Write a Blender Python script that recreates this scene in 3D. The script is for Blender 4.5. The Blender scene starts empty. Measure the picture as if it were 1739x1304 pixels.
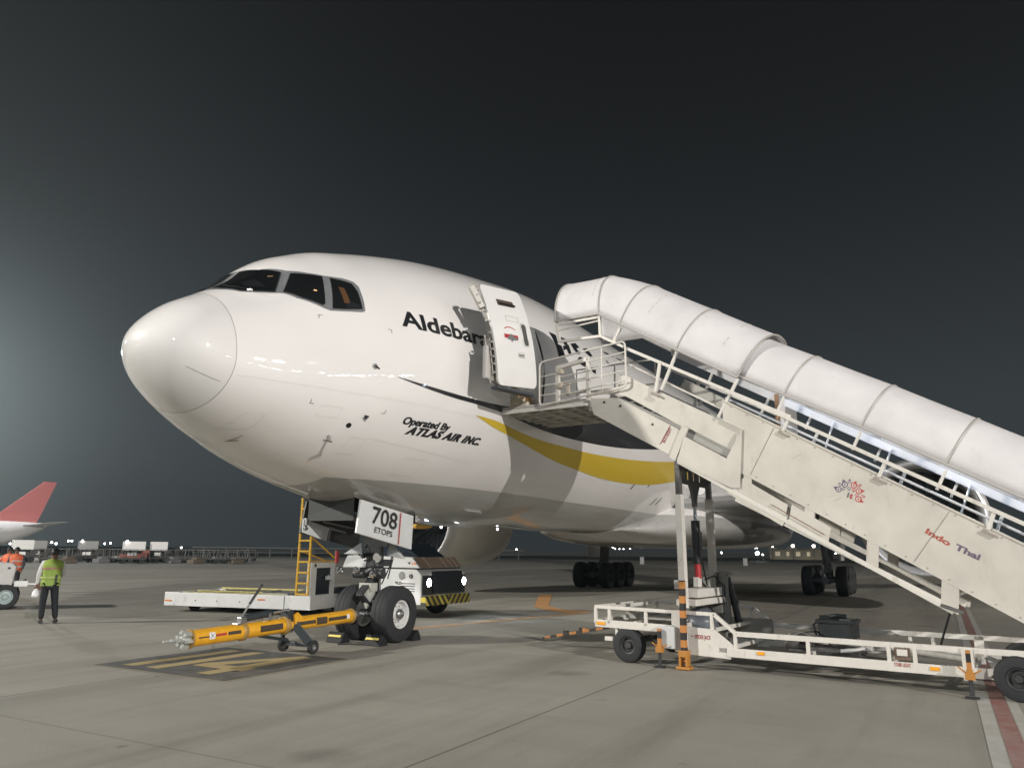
import bpy, bmesh, math, random
import numpy as np
from mathutils import Vector, Matrix, Euler
from mathutils.geometry import tessellate_polygon
R = math.radians
random.seed(7)
sc = bpy.context.scene
COL = sc.collection

# ------------------------------------------------------------------ camera
CAM = (-6.876, -10.059, 1.785); YAW, PITCH, ROLL, FPX = 0.50143, 0.21315, 0.010735, 1306.0
#CAMVALS
cd = bpy.data.cameras.new("camera"); cam = bpy.data.objects.new("camera", cd); COL.objects.link(cam)
fw = Vector((math.cos(PITCH) * math.cos(YAW), math.cos(PITCH) * math.sin(YAW), math.sin(PITCH)))
rt = fw.cross(Vector((0, 0, 1))).normalized(); up = rt.cross(fw)
r2 = rt * math.cos(ROLL) + up * math.sin(ROLL); u2 = up * math.cos(ROLL) - rt * math.sin(ROLL)
M = Matrix((r2, u2, -fw)).transposed().to_4x4(); M.translation = Vector(CAM)
cam.matrix_world = M
cd.sensor_width = 36.0; cd.lens = FPX / 1739.0 * 36.0; cd.clip_end = 4000; cd.clip_start = 0.1
sc.camera = cam
sc.view_settings.view_transform = 'Standard'; sc.view_settings.look = 'None'
sc.view_settings.exposure = 0.0; sc.view_settings.gamma = 1.0
sc.render.resolution_x, sc.render.resolution_y = 1024, 767
sc.cycles.use_denoising = True
sc.cycles.max_bounces = 6; sc.cycles.diffuse_bounces = 3; sc.cycles.glossy_bounces = 3
sc.cycles.transparent_max_bounces = 8; sc.cycles.volume_bounces = 0
sc.cycles.sample_clamp_indirect = 6.0

# ------------------------------------------------------------------ night sky
w = bpy.data.worlds.new("World"); sc.world = w; w.use_nodes = True
nt = w.node_tree; N = nt.nodes; L = nt.links
for n in list(N): N.remove(n)
out = N.new('ShaderNodeOutputWorld'); bg = N.new('ShaderNodeBackground'); L.new(bg.outputs[0], out.inputs[0])
tc = N.new('ShaderNodeTexCoord')
def mathn(op, a, b=None, c=None):
    n = N.new('ShaderNodeMath'); n.operation = op
    for i, v in enumerate((a, b, c)):
        if v is None: continue
        if isinstance(v, (int, float)): n.inputs[i].default_value = v
        else: L.new(v, n.inputs[i])
    return n.outputs[0]
nrmz = N.new('ShaderNodeVectorMath'); nrmz.operation = 'NORMALIZE'; L.new(tc.outputs['Generated'], nrmz.inputs[0])
sep = N.new('ShaderNodeSeparateXYZ'); L.new(nrmz.outputs[0], sep.inputs[0])
def glow(az, el, power):
    d = N.new('ShaderNodeVectorMath'); d.operation = 'DOT_PRODUCT'; L.new(nrmz.outputs[0], d.inputs[0])
    d.inputs[1].default_value = (math.cos(R(el)) * math.cos(R(az)), math.cos(R(el)) * math.sin(R(az)), math.sin(R(el)))
    return mathn('POWER', mathn('MAXIMUM', d.outputs['Value'], 0.0), power)
hz = mathn('POWER', mathn('SUBTRACT', 1.0, mathn('ABSOLUTE', sep.outputs[2])), 3.6)
def rgb(f, col):
    m = N.new('ShaderNodeVectorMath'); m.operation = 'SCALE'; m.inputs[0].default_value = col; L.new(f, m.inputs[3]); return m.outputs[0]
def add(a, b):
    m = N.new('ShaderNodeVectorMath'); m.operation = 'ADD'; L.new(a, m.inputs[0]); L.new(b, m.inputs[1]); return m.outputs[0]
base = N.new('ShaderNodeRGB'); base.outputs[0].default_value = SKY0 = (0.0030, 0.0026, 0.0030, 1)
rise = N.new('ShaderNodeMapRange'); rise.interpolation_type = 'SMOOTHSTEP'; rise.inputs[1].default_value = -0.02; rise.inputs[2].default_value = 0.20; rise.inputs[3].default_value = 0.42; rise.inputs[4].default_value = 1.0; L.new(sep.outputs[2], rise.inputs[0])
tot = add(base.outputs[0], rgb(mathn('MULTIPLY', hz, rise.outputs[0]), (0.060, 0.072, 0.079)))
tot = add(tot, rgb(glow(69, 7, 90), (0.17, 0.195, 0.185)))
tot = add(tot, rgb(glow(75, 8, 10), (0.032, 0.035, 0.035)))
L.new(tot, bg.inputs[0]); bg.inputs[1].default_value = 1.0

# ------------------------------------------------------------------ apron flood lights and added fill lamps, all outside the frame
def lamp(name, kind, loc, power, col=(1, 1, 1), size=0.5, target=None, spot=None, blend=0.3):
    ld = bpy.data.lights.new(name, kind); ld.energy = power; ld.color = col
    if kind in ('POINT', 'SPOT'): ld.shadow_soft_size = size
    if kind == 'AREA': ld.size = size
    if kind == 'SPOT': ld.spot_size = spot; ld.spot_blend = blend
    o = bpy.data.objects.new(name, ld); COL.objects.link(o); o.location = loc
    if target is not None:
        o.rotation_euler = (Vector(target) - Vector(loc)).to_track_quat('-Z', 'Y').to_euler()
    return o
lamp('apron_flood_and_fill', 'POINT', (-52.4, -100.2, 43.6), 480000, (1.0, 0.955, 0.915), 0.8)
lamp('apron_flood_and_fill', 'POINT', (-43, 52, 29), 230000, (1.0, 0.965, 0.90), 0.8)
lamp('apron_flood_and_fill', 'POINT', (48, 112, 27), 45000, (0.94, 0.98, 1.0), 0.9)
lamp('apron_flood_and_fill', 'POINT', (-88, -30, 22), 36000, (0.72, 0.84, 1.0), 0.8)  # bluish fill lamp, added to lift the shadowed side
lamp('apron_flood_and_fill', 'POINT', (90, -75, 22), 30000, (1.0, 0.95, 0.88), 0.8)  # weak fill lamp from aft, added to brighten dark undersides
for az, el, d_, p_ in ((-97.9, 17, 85, 2600), (-94.7, 17, 95, 1700), (-104, 7.5, 110, 900), (-101, 7.2, 112, 700), (-98, 6.8, 110, 1100),
                       (-95.7, 6.4, 110, 800), (-92, 7.4, 115, 900), (-89, 3.6, 110, 800), (-87, 4.2, 115, 1100), (-84, 5.6, 110, 700), (-80, 3.8, 100, 900),
                       (-77, 3.4, 105, 700), (-74, 3.9, 105, 1000), (-70, 4.1, 110, 800), (-66, 3.6, 110, 700), (93, 12, 90, 1500)):
    lamp('terminal_lamp', 'POINT', (2 + d_ * math.cos(R(az)), -2 + d_ * math.sin(R(az)), 4.5 + d_ * math.tan(R(el))), p_ * 3.6, (1, 0.95, 0.88), 1.3)

# ------------------------------------------------------------------ materials
MATS = {}
def mat(name, col, rough=0.5, metal=0.0, var=0.0, scale=3.0, dirt=0.0, dirt_col=(0.12, 0.10, 0.08), coat=0.0, emit=None, estr=0.0, bump=0.0, transl=0.0, spec=None):
    if name in MATS: return MATS[name]
    m = bpy.data.materials.new(name); m.use_nodes = True; nt = m.node_tree; n = nt.nodes; l = nt.links
    b = n['Principled BSDF']
    b.inputs['Base Color'].default_value = (*col, 1); b.inputs['Roughness'].default_value = rough; b.inputs['Metallic'].default_value = metal
    if coat: b.inputs['Coat Weight'].default_value = coat; b.inputs['Coat Roughness'].default_value = 0.04
    if spec is not None: b.inputs['Specular IOR Level'].default_value = spec
    if emit: b.inputs['Emission Color'].default_value = (*emit, 1); b.inputs['Emission Strength'].default_value = estr
    if transl: b.inputs['Transmission Weight'].default_value = 0
    if var or dirt or bump:
        t = n.new('ShaderNodeTexCoord'); ns = n.new('ShaderNodeTexNoise'); ns.inputs['Scale'].default_value = scale; ns.inputs['Detail'].default_value = 6; ns.inputs['Roughness'].default_value = 0.62
        l.new(t.outputs['Object'], ns.inputs['Vector'])
        src = None
        mr = n.new('ShaderNodeMapRange'); mr.inputs['From Min'].default_value = 0.3; mr.inputs['From Max'].default_value = 0.7
        mr.inputs['To Min'].default_value = 1 - var; mr.inputs['To Max'].default_value = 1 + var * 0.5
        l.new(ns.outputs['Fac'], mr.inputs['Value'])
        mul = n.new('ShaderNodeVectorMath'); mul.operation = 'SCALE'; mul.inputs[0].default_value = col; l.new(mr.outputs[0], mul.inputs[3])
        src = mul.outputs[0]
        if dirt:
            n2 = n.new('ShaderNodeTexNoise'); n2.inputs['Scale'].default_value = scale * 2.3; n2.inputs['Detail'].default_value = 9; n2.inputs['Roughness'].default_value = 0.7
            mp = n.new('ShaderNodeMapping'); mp.inputs['Scale'].default_value = (1, 1, 0.35); l.new(t.outputs['Object'], mp.inputs[0]); l.new(mp.outputs[0], n2.inputs['Vector'])
            r = n.new('ShaderNodeMapRange'); r.inputs['From Min'].default_value = 0.56; r.inputs['From Max'].default_value = 0.74; r.inputs['To Max'].default_value = dirt
            l.new(n2.outputs['Fac'], r.inputs['Value'])
            mx = n.new('ShaderNodeMix'); mx.data_type = 'RGBA'; l.new(r.outputs[0], mx.inputs[0]); l.new(src, mx.inputs[6]); mx.inputs[7].default_value = (*dirt_col, 1)
            src = mx.outputs[2]
        l.new(src, b.inputs['Base Color'])
        rr = n.new('ShaderNodeMapRange'); rr.inputs['To Min'].default_value = max(0.03, rough - 0.08); rr.inputs['To Max'].default_value = min(1, rough + 0.1)
        l.new(ns.outputs['Fac'], rr.inputs['Value']); l.new(rr.outputs[0], b.inputs['Roughness'])
        if bump:
            bp = n.new('ShaderNodeBump'); bp.inputs['Strength'].default_value = bump; bp.inputs['Distance'].default_value = 0.02
            l.new(ns.outputs['Fac'], bp.inputs['Height']); l.new(bp.outputs[0], b.inputs['Normal'])
    MATS[name] = m
    return m
cream = mat('cream_paint', (0.58, 0.55, 0.485), 0.42, var=0.14, scale=1.6, dirt=0.38, dirt_col=(0.30, 0.24, 0.18), bump=.12)
cream2 = mat('cream_rail_paint', (0.66, 0.63, 0.57), 0.45, var=0.08, scale=4, dirt=0.5, dirt_col=(0.28, 0.2, 0.13))
white_p = mat('white_paint', (0.84, 0.84, 0.82), 0.38, var=0.07, scale=2, dirt=0.5, dirt_col=(0.3, 0.28, 0.25))
fabric = mat('canopy_fabric', (0.66, 0.64, 0.635), 0.6, var=0.10, scale=1.6, dirt=0.35, dirt_col=(0.48, 0.44, 0.40), bump=0.5)
seam_m = mat('canopy_seam', (0.42, 0.40, 0.38), 0.6)
rubber = mat('tyre_rubber', (0.022, 0.023, 0.025), 0.72, var=0.25, scale=7)
rubber2 = mat('worn_tyre_rubber', (0.050, 0.050, 0.052), 0.7, var=0.3, scale=9)
steel = mat('bare_steel', (0.42, 0.42, 0.42), 0.3, 0.9, var=0.15, scale=9)
chrome = mat('polished_metal', (0.75, 0.75, 0.76), 0.14, 1.0)
dark = mat('dark_metal', (0.045, 0.047, 0.05), 0.5, 0.3, var=0.3, scale=6)
greym = mat('grey_painted_metal', (0.30, 0.30, 0.29), 0.5, var=0.15, scale=4, dirt=0.4)
lgrey = mat('light_grey_paint', (0.56, 0.57, 0.56), 0.35, var=0.06, scale=3, dirt=0.25, dirt_col=(0.3, 0.29, 0.27))
black = mat('black_paint', (0.012, 0.012, 0.013), 0.45)
yellow = mat('yellow_paint', (0.72, 0.42, 0.03), 0.45, var=0.12, scale=6, dirt=0.4)
tby = mat('orange_yellow_paint', (0.78, 0.39, 0.02), 0.36, var=0.14, scale=7, dirt=0.6, dirt_col=(0.3, 0.12, 0.03))
orange = mat('orange_paint', (0.45, 0.20, 0.04), 0.45, var=0.1, scale=8, dirt=0.35)
redp = mat('red_paint', (0.42, 0.03, 0.03), 0.45, var=0.1)
amber = mat('amber_reflector', (0.85, 0.36, 0.02), 0.3)
glassd = mat('dark_glass', (0.02, 0.024, 0.028), 0.05, coat=0.5)
tank_m = mat('grey_cylinder_paint', (0.10, 0.11, 0.125), 0.35, var=0.1, scale=4)
concrete_col = (0.305, 0.290, 0.250)

# ------------------------------------------------------------------ mesh helpers
class MB:
    def __init__(s): s.v = []; s.f = []
    def add(s, vs, fs):
        k = len(s.v); s.v += [tuple(v) for v in vs]; s.f += [tuple(i + k for i in f) for f in fs]; return s
    def box(s, c, d, rz=0.0, rot=None):
        c = Vector(c); m = rot if rot is not None else Matrix.Rotation(rz, 3, 'Z')
        vs = [c + m @ Vector((x * d[0] / 2, y * d[1] / 2, z * d[2] / 2)) for x in (-1, 1) for y in (-1, 1) for z in (-1, 1)]
        return s.add(vs, [(0, 1, 3, 2), (4, 6, 7, 5), (0, 4, 5, 1), (2, 3, 7, 6), (0, 2, 6, 4), (1, 5, 7, 3)])
    def beam(s, p, q, a, b=None, upv=(0, 0, 1)):
        p, q = Vector(p), Vector(q); d = (q - p).normalized(); upv = Vector(upv)
        if abs(d.dot(upv)) > 0.98: upv = Vector((0, 1, 0)) if abs(d.y) < .9 else Vector((1, 0, 0))
        x = d.cross(upv).normalized(); y = x.cross(d); b = a if b is None else b
        vs = []
        for e in (p, q):
            for i, j in ((-1, -1), (1, -1), (1, 1), (-1, 1)): vs.append(e + x * a / 2 * i + y * b / 2 * j)
        return s.add(vs, [(3, 2, 1, 0), (4, 5, 6, 7), (0, 1, 5, 4), (1, 2, 6, 5), (2, 3, 7, 6), (3, 0, 4, 7)])
    def tube(s, pts, r, n=10, caps=True):
        pts = [Vector(p) for p in pts]; rs = r if isinstance(r, (list, tuple)) else [r] * len(pts)
        k = len(s.v); ref = None
        for i, p in enumerate(pts):
            d = ((pts[min(i + 1, len(pts) - 1)] - pts[max(i - 1, 0)])).normalized()
            if ref is None: ref = Vector((0, 0, 1)) if abs(d.z) < 0.9 else Vector((1, 0, 0))
            x = d.cross(ref).normalized(); y = x.cross(d).normalized(); ref = y
            for j in range(n):
                a = 2 * math.pi * j / n; s.v.append(tuple(p + (x * math.cos(a) + y * math.sin(a)) * rs[i]))
        for i in range(len(pts) - 1):
            for j in range(n):
                a, b = k + i * n + j, k + i * n + (j + 1) % n; s.f.append((a, b, b + n, a + n))
        if caps: s.f.append(tuple(k + j for j in range(n))[::-1]); s.f.append(tuple(k + (len(pts) - 1) * n + j for j in range(n)))
        return s
    def lathe(s, c, axis, prof, n=32, a0=0, a1=2 * math.pi):
        """prof: (distance along axis, radius)"""
        c = Vector(c); ax = Vector(axis).normalized(); ref = Vector((0, 0, 1)) if abs(ax.z) < .9 else Vector((1, 0, 0))
        x = ax.cross(ref).normalized(); y = ax.cross(x); k = len(s.v); m = len(prof); full = abs(a1 - a0 - 2 * math.pi) < 1e-6
        nn = n if full else n + 1
        for j in range(nn):
            a = a0 + (a1 - a0) * j / n
            for t, r in prof: s.v.append(tuple(c + ax * t + (x * math.cos(a) + y * math.sin(a)) * max(r, 1e-4)))
        for j in range(n):
            j2 = (j + 1) % nn
            for i in range(m - 1): s.f.append((k + j * m + i, k + j * m + i + 1, k + j2 * m + i + 1, k + j2 * m + i))
        return s
    def prism(s, poly, axis_o, th):
        """poly: list of 3-D points (planar); extruded by vector th"""
        k = len(poly); th = Vector(th); a = [Vector(p) for p in poly]; b = [p + th for p in a]
        base = len(s.v); s.v += [tuple(p) for p in a + b]
        tris = tessellate_polygon([a])
        for t in tris: s.f.append(tuple(base + i for i in t)); s.f.append(tuple(base + k + i for i in t[::-1]))
        for i in range(k): s.f.append((base + i, base + (i + 1) % k, base + k + (i + 1) % k, base + k + i))
        return s
    def build(s, name, m, parent=None, smooth=False, bevel=0.0, seg=2, angle=40):
        me = bpy.data.meshes.new(name); me.from_pydata(s.v, [], s.f); me.validate()
        bm = bmesh.new(); bm.from_mesh(me)
        bmesh.ops.recalc_face_normals(bm, faces=bm.faces)
        bm.to_mesh(me); bm.free()
        me.materials.append(m)
        o = bpy.data.objects.new(name, me); COL.objects.link(o)
        if parent: o.parent = parent
        if smooth:
            for p in me.polygons: p.use_smooth = True
            me.set_sharp_from_angle(angle=R(angle))
        if bevel:
            bv = o.modifiers.new('bevel', 'BEVEL'); bv.width = bevel; bv.segments = seg; bv.limit_method = 'ANGLE'
        return o
def tag(o, label=None, cat=None, group=None, kind=None):
    for k, v in (('label', label), ('category', cat), ('group', group), ('kind', kind)):
        if v: o[k] = v
    return o
def thing(name, label, cat, loc=(0, 0, 0), rz=0.0, group=None):
    o = bpy.data.objects.new(name, None); COL.objects.link(o); o.location = loc; o.rotation_euler = (0, 0, rz); o.empty_display_size = 0.3
    return tag(o, label, cat, group)
def text_mesh(txt, size, shear=0.0, bold=0.0, spacing=1.0, xs=1.0):
    """flat lettering as (verts2d, tris), baseline at y=0, starting at x=0"""
    cu = bpy.data.curves.new('t', 'FONT'); cu.body = txt; cu.size = size; cu.shear = shear; cu.offset = bold; cu.space_character = spacing; cu.resolution_u = 6
    o = bpy.data.objects.new('t', cu); COL.objects.link(o)
    dg = bpy.context.evaluated_depsgraph_get(); me = bpy.data.meshes.new_from_object(o.evaluated_get(dg))
    bpy.data.objects.remove(o); bpy.data.curves.remove(cu)
    vs = [(v.co.x * xs, v.co.y) for v in me.vertices]; fs = [tuple(p.vertices) for p in me.polygons]
    bpy.data.meshes.remove(me)
    return vs, fs
def flat_text(name, txt, size, m, parent, origin, xdir, ydir, shear=0.0, bold=0.0, width=None, height=None, spacing=1.0, thick=0.002):
    vs, fs = text_mesh(txt, size, shear, bold, spacing)
    x0 = min(v[0] for v in vs); x1 = max(v[0] for v in vs); y1 = max(v[1] for v in vs)
    kx = width / (x1 - x0) if width else 1; ky = height / y1 if height else 1
    O, X, Y = Vector(origin), Vector(xdir).normalized(), Vector(ydir).normalized(); Z = X.cross(Y)
    mb = MB(); mb.add([O + X * ((v[0] - x0) * kx) + Y * (v[1] * ky) + Z * thick for v in vs], fs)
    me = bpy.data.meshes.new(name); me.from_pydata(mb.v, [], mb.f); me.materials.append(m)
    o = bpy.data.objects.new(name, me); COL.objects.link(o)
    if parent: o.parent = parent
    return o
def wheel(mb_t, mb_r, c, axis, rad, wid, rimr, n=36):
    h = wid / 2
    mb_t.lathe(c, axis, [(-h * .55, rimr), (-h * .95, rimr * 1.12), (-h, rad * .80), (-h * .86, rad * .945), (-h * .62, rad * .99), (-h * .3, rad), (-h * .28, rad * .985), (-h * .22, rad * .985), (-h * .2, rad),
                         (h * .2, rad), (h * .22, rad * .985), (h * .28, rad * .985), (h * .3, rad), (h * .62, rad * .99), (h * .86, rad * .945), (h, rad * .80), (h * .95, rimr * 1.12), (h * .55, rimr)], n)
    mb_r.lathe(c, axis, [(-h * .5, 0), (-h * .5, rimr * .35), (-h * .35, rimr * .5), (-h * .3, rimr * .8), (-h * .75, rimr * .92), (-h * .8, rimr * 1.04), (-h * .5, rimr * 1.02), (h * .5, rimr * 1.02), (h * .8, rimr * 1.04), (h * .75, rimr * .92), (h * .3, rimr * .8), (h * .35, rimr * .5), (h * .7, rimr * .33), (h * .7, 0)], n)

# ------------------------------------------------------------------ ground
def structure(o): o['kind'] = 'structure'; return o
def ground_material():
    m = bpy.data.materials.new('apron_concrete'); m.use_nodes = True; nt = m.node_tree; n = nt.nodes; l = nt.links; b = n['Principled BSDF']
    t = n.new('ShaderNodeTexCoord')
    def noise(scale, det, ro, sx=1, sy=1):
        mp = n.new('ShaderNodeMapping'); mp.inputs['Scale'].default_value = (sx, sy, 1); l.new(t.outputs['Object'], mp.inputs[0])
        k = n.new('ShaderNodeTexNoise'); k.inputs['Scale'].default_value = scale; k.inputs['Detail'].default_value = det; k.inputs['Roughness'].default_value = ro
        l.new(mp.outputs[0], k.inputs['Vector']); return k.outputs['Fac']
    def rng(v, a, b_, c, d):
        r = n.new('ShaderNodeMapRange'); r.inputs[1].default_value = a; r.inputs[2].default_value = b_; r.inputs[3].default_value = c; r.inputs[4].default_value = d; l.new(v, r.inputs[0]); return r.outputs[0]
    def mul(a, b_):
        k = n.new('ShaderNodeMath'); k.operation = 'MULTIPLY'
        for i, v in enumerate((a, b_)):
            if isinstance(v, float): k.inputs[i].default_value = v
            else: l.new(v, k.inputs[i])
        return k.outputs[0]
    big = rng(noise(0.10, 4, 0.6), 0.3, 0.7, 0.86, 1.12)
    mid = rng(noise(0.9, 6, 0.65), 0.3, 0.7, 0.93, 1.06)
    fine = rng(noise(38.0, 4, 0.7), 0.3, 0.7, 0.90, 1.09)
    streak = rng(noise(0.35, 5, 0.6, 0.22, 2.6), 0.48, 0.74, 1.0, 0.66)
    streak2 = rng(noise(0.5, 4, 0.6, 2.2, 0.3), 0.55, 0.75, 1.0, 0.88)
    spots = rng(noise(1.7, 3, 0.5), 0.70, 0.76, 1.0, 0.62)
    vo = n.new('ShaderNodeTexVoronoi'); vo.inputs['Scale'].default_value = 0.42; vo.inputs['Randomness'].default_value = 1.0
    dv = n.new('ShaderNodeTexNoise'); dv.inputs['Scale'].default_value = 2.2; dv.inputs['Detail'].default_value = 4; l.new(t.outputs['Object'], dv.inputs['Vector'])
    av = n.new('ShaderNodeVectorMath'); av.operation = 'MULTIPLY_ADD'; l.new(dv.outputs['Color'], av.inputs[0]); av.inputs[1].default_value = (.5, .5, 0); l.new(t.outputs['Object'], av.inputs[2]); l.new(av.outputs[0], vo.inputs['Vector'])
    oil = rng(vo.outputs['Distance'], 0.03, 0.16, 0.62, 1.0)
    # slab joints every 6 m in both directions
    sp = n.new('ShaderNodeSeparateXYZ'); l.new(t.outputs['Object'], sp.inputs[0])
    def joint(o_, off, per, dk_=0.5):
        a = n.new('ShaderNodeMath'); a.operation = 'ADD'; l.new(o_, a.inputs[0]); a.inputs[1].default_value = off + per * 200
        c = n.new('ShaderNodeMath'); c.operation = 'MODULO'; l.new(a.outputs[0], c.inputs[0]); c.inputs[1].default_value = per
        d = n.new('ShaderNodeMath'); d.operation = 'SUBTRACT'; l.new(c.outputs[0], d.inputs[0]); d.inputs[1].default_value = per / 2
        e = n.new('ShaderNodeMath'); e.operation = 'ABSOLUTE'; l.new(d.outputs[0], e.inputs[0])
        return rng(e.outputs[0], 0.009, 0.02, dk_, 1.0)
    jy = joint(sp.outputs[1], 5.95 + 3.0, 6.0); jx = joint(sp.outputs[0], -5.75 + 3.75 + 7.5, 7.5, 0.74)
    sx_ = n.new('ShaderNodeVectorMath'); sx_.operation = 'MULTIPLY_ADD'; l.new(t.outputs['Object'], sx_.inputs[0]); sx_.inputs[1].default_value = (1 / 7.5, 1 / 6.0, 0); sx_.inputs[2].default_value = (-5.75 / 7.5, 5.95 / 6.0, 0)
    fl_ = n.new('ShaderNodeVectorMath'); fl_.operation = 'FLOOR'; l.new(sx_.outputs[0], fl_.inputs[0]); wn_ = n.new('ShaderNodeTexWhiteNoise'); l.new(fl_.outputs[0], wn_.inputs['Vector'])
    big = mul(big, rng(wn_.outputs['Value'], 0.0, 1.0, 0.91, 1.06))
    f = mul(mul(mul(big, mid), mul(fine, streak)), mul(mul(mul(streak2, spots), oil), mul(jx, jy)))
    s = n.new('ShaderNodeVectorMath'); s.operation = 'SCALE'; s.inputs[0].default_value = concrete_col; l.new(f, s.inputs[3])
    l.new(s.outputs[0], b.inputs['Base Color']); b.inputs['Specular IOR Level'].default_value = 0.25
    l.new(rng(noise(0.5, 5, 0.6), 0.3, 0.7, 0.68, 0.88), b.inputs['Roughness'])
    bp = n.new('ShaderNodeBump'); bp.inputs['Strength'].default_value = 0.25; bp.inputs['Distance'].default_value = 0.004; l.new(noise(60.0, 3, 0.6), bp.inputs['Height']); l.new(bp.outputs[0], b.inputs['Normal'])
    return m
g = MB(); S_ = 2600.0; g.add([(-S_, -S_, 0), (S_, -S_, 0), (S_, S_, 0), (-S_, S_, 0)], [(0, 1, 2, 3)])
structure(g.build('apron_ground', ground_material()))
def strip(name, polys, m, z, label=None):
    mb = MB()
    for p in polys:
        a = [Vector((x, y, z)) for x, y in p]; k = len(mb.v); mb.v += [tuple(v) for v in a]
        for t in tessellate_polygon([a]): mb.f.append(tuple(k + i for i in t))
    return structure(mb.build(name, m))
def paint(name, col, wear=0.45, rough=0.6):
    """worn floor paint over the concrete colour"""
    m = bpy.data.materials.new(name); m.use_nodes = True; n = m.node_tree.nodes; l = m.node_tree.links; b = n['Principled BSDF']
    t = n.new('ShaderNodeTexCoord'); k = n.new('ShaderNodeTexNoise'); k.inputs['Scale'].default_value = 3.5; k.inputs['Detail'].default_value = 9; k.inputs['Roughness'].default_value = 0.75
    l.new(t.outputs['Object'], k.inputs['Vector']); r = n.new('ShaderNodeMapRange'); r.inputs[1].default_value = 0.42; r.inputs[2].default_value = 0.68; r.inputs[3].default_value = wear * 0.25; r.inputs[4].default_value = wear
    l.new(k.outputs['Fac'], r.inputs[0]); x = n.new('ShaderNodeMix'); x.data_type = 'RGBA'; l.new(r.outputs[0], x.inputs[0]); x.inputs[6].default_value = (*col, 1); x.inputs[7].default_value = (*concrete_col, 1)
    l.new(x.outputs[2], b.inputs['Base Color']); b.inputs['Roughness'].default_value = rough
    return m
pm_dark = paint('worn_dark_marking_paint', (0.062, 0.064, 0.064), 0.35); pm_yel = paint('worn_yellow_marking_paint', (0.40, 0.31, 0.13), 0.45)
pm_white = paint('worn_white_marking_paint', (0.44, 0.44, 0.41), 0.8); pm_red = paint('worn_red_marking_paint', (0.23, 0.07, 0.06), 0.65); pm_or = paint('worn_orange_marking_paint', (0.62, 0.30, 0.09), 0.4)
pm_edge = paint('worn_marking_border_paint', (0.33, 0.29, 0.2), 0.7)
def rect(x0, y0, x1, y1): return [(x0, y0), (x1, y0), (x1, y1), (x0, y1)]
strip('stand_marking_border', [rect(0.97, -1.36, 3.66, 1.63)], pm_edge, 0.004)
strip('stand_marking_panel', [rect(1.02, -1.30, 3.60, 1.57)], pm_dark, 0.008)
strip('stand_marking_number', [rect(1.22, .90, 3.33, 1.17), rect(1.23, .36, 3.34, .64),
      [(1.26, -.44), (1.26, -.72), (1.72, -.72), (1.72, -.86), (2.02, -.86), (2.02, -.72), (3.36, -.72), (3.40, -.48), (2.05, .26), (1.74, .24), (1.72, -.44)]], pm_yel, 0.012)
strip('stand_marking_number_counter', [[(2.02, -.14), (2.03, -.44), (2.72, -.44)]], pm_dark, 0.016)
strip('taxi_lead_in_line', [[(15.4, -.80), (14.6, -.25), (15.2, .7), (16.2, 1.7), (23, 4.9), (23.2, 4.4), (16.9, 1.5), (15.9, .5)], [(6.6, 1.05), (6.65, 1.28), (14.6, -.45), (15.1, -.72)]], pm_or, 0.008)
strip('service_road_white_line', [rect(-30, -10.72, 60, -10.28)], pm_white, 0.004)
strip('service_road_red_line', [rect(-30, -10.60, 60, -10.43)], pm_red, 0.008)

# ------------------------------------------------------------------ cargo airplane
FK = np.array([0.0, 0.15, 0.5, 1.0, 1.5, 1.9, 2.2, 2.6, 3.0, 3.6, 4.3, 5.2, 6.2, 7.5, 9.0, 11.0, 13.0])
FT = np.array([-0.6442, -0.2916, 0.0493, 0.3648, 0.7071, 1.1098, 1.3286, 1.5361, 1.7215, 1.9154, 2.1151, 2.3424, 2.5366, 2.7386, 2.9541, 3.0724, 3.0795])
FB = np.array([-0.6443, -1.006, -1.3511, -1.658, -1.898, -2.06, -2.1822, -2.3195, -2.4349, -2.5806, -2.7221, -2.8622, -2.9745, -3.0704, -3.0841, -3.0297, -3.0648])
FW = np.array([0.0015, 0.525, 0.8926, 1.1609, 1.3949, 1.5728, 1.7115, 1.8861, 2.0707, 2.2964, 2.5286, 2.744, 2.8984, 3.0047, 3.0798, 3.0891, 3.0869])
FM = np.array([-0.6439, -0.6555, -0.7593, -0.8703, -0.8987, -0.8701, -0.8282, -0.741, -0.6522, -0.512, -0.3626, -0.2538, -0.146, -0.0325, -0.0097, -0.0046, -0.0055])
ZC = 5.4069; FS = np.sqrt(FK); FD = [np.gradient(v, FS) for v in (FT, FB, FW, FM)]
def prof(x):
    if x > 13:
        T, B, W, Mm = FT[-1], FB[-1], FW[-1], FM[-1]
        if x > 44:
            t = (x - 44) / 19.5; T = T - 0.55 * t * t; B = B + (4.9) * t ** 1.45; W = W * max(0.02, 1 - t ** 1.9); Mm = Mm + 1.9 * t ** 1.6
        return T, B, W, Mm
    s = math.sqrt(max(x, 1e-5)); i = int(np.clip(np.searchsorted(FS, s) - 1, 0, len(FS) - 2)); h = FS[i + 1] - FS[i]; t = (s - FS[i]) / h
    r = []
    for v, m in zip((FT, FB, FW, FM), FD):
        r.append(float((2 * t ** 3 - 3 * t ** 2 + 1) * v[i] + (t ** 3 - 2 * t ** 2 + t) * h * m[i] + (-2 * t ** 3 + 3 * t ** 2) * v[i + 1] + (t ** 3 - t ** 2) * h * m[i + 1]))
    return r
def S(x, th, off=0.0):
    T, B, W, Mm = prof(x); c, s = math.cos(th), math.sin(th); h = (T - Mm) if s > 0 else (Mm - B)
    p = Vector((x, -W * c, ZC + Mm + h * s))
    if off:
        e = 1e-3; a = Vector(S(x + e, th)) - Vector(S(max(x - e, 1e-4), th)); b = Vector(S(x, th + e)) - Vector(S(x, th - e))
        nn = a.cross(b).normalized(); cc = Vector((x + 1.5, 0, ZC + Mm))
        if nn.dot(p - cc) < 0: nn = -nn
        p = p + nn * off
    return p
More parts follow.
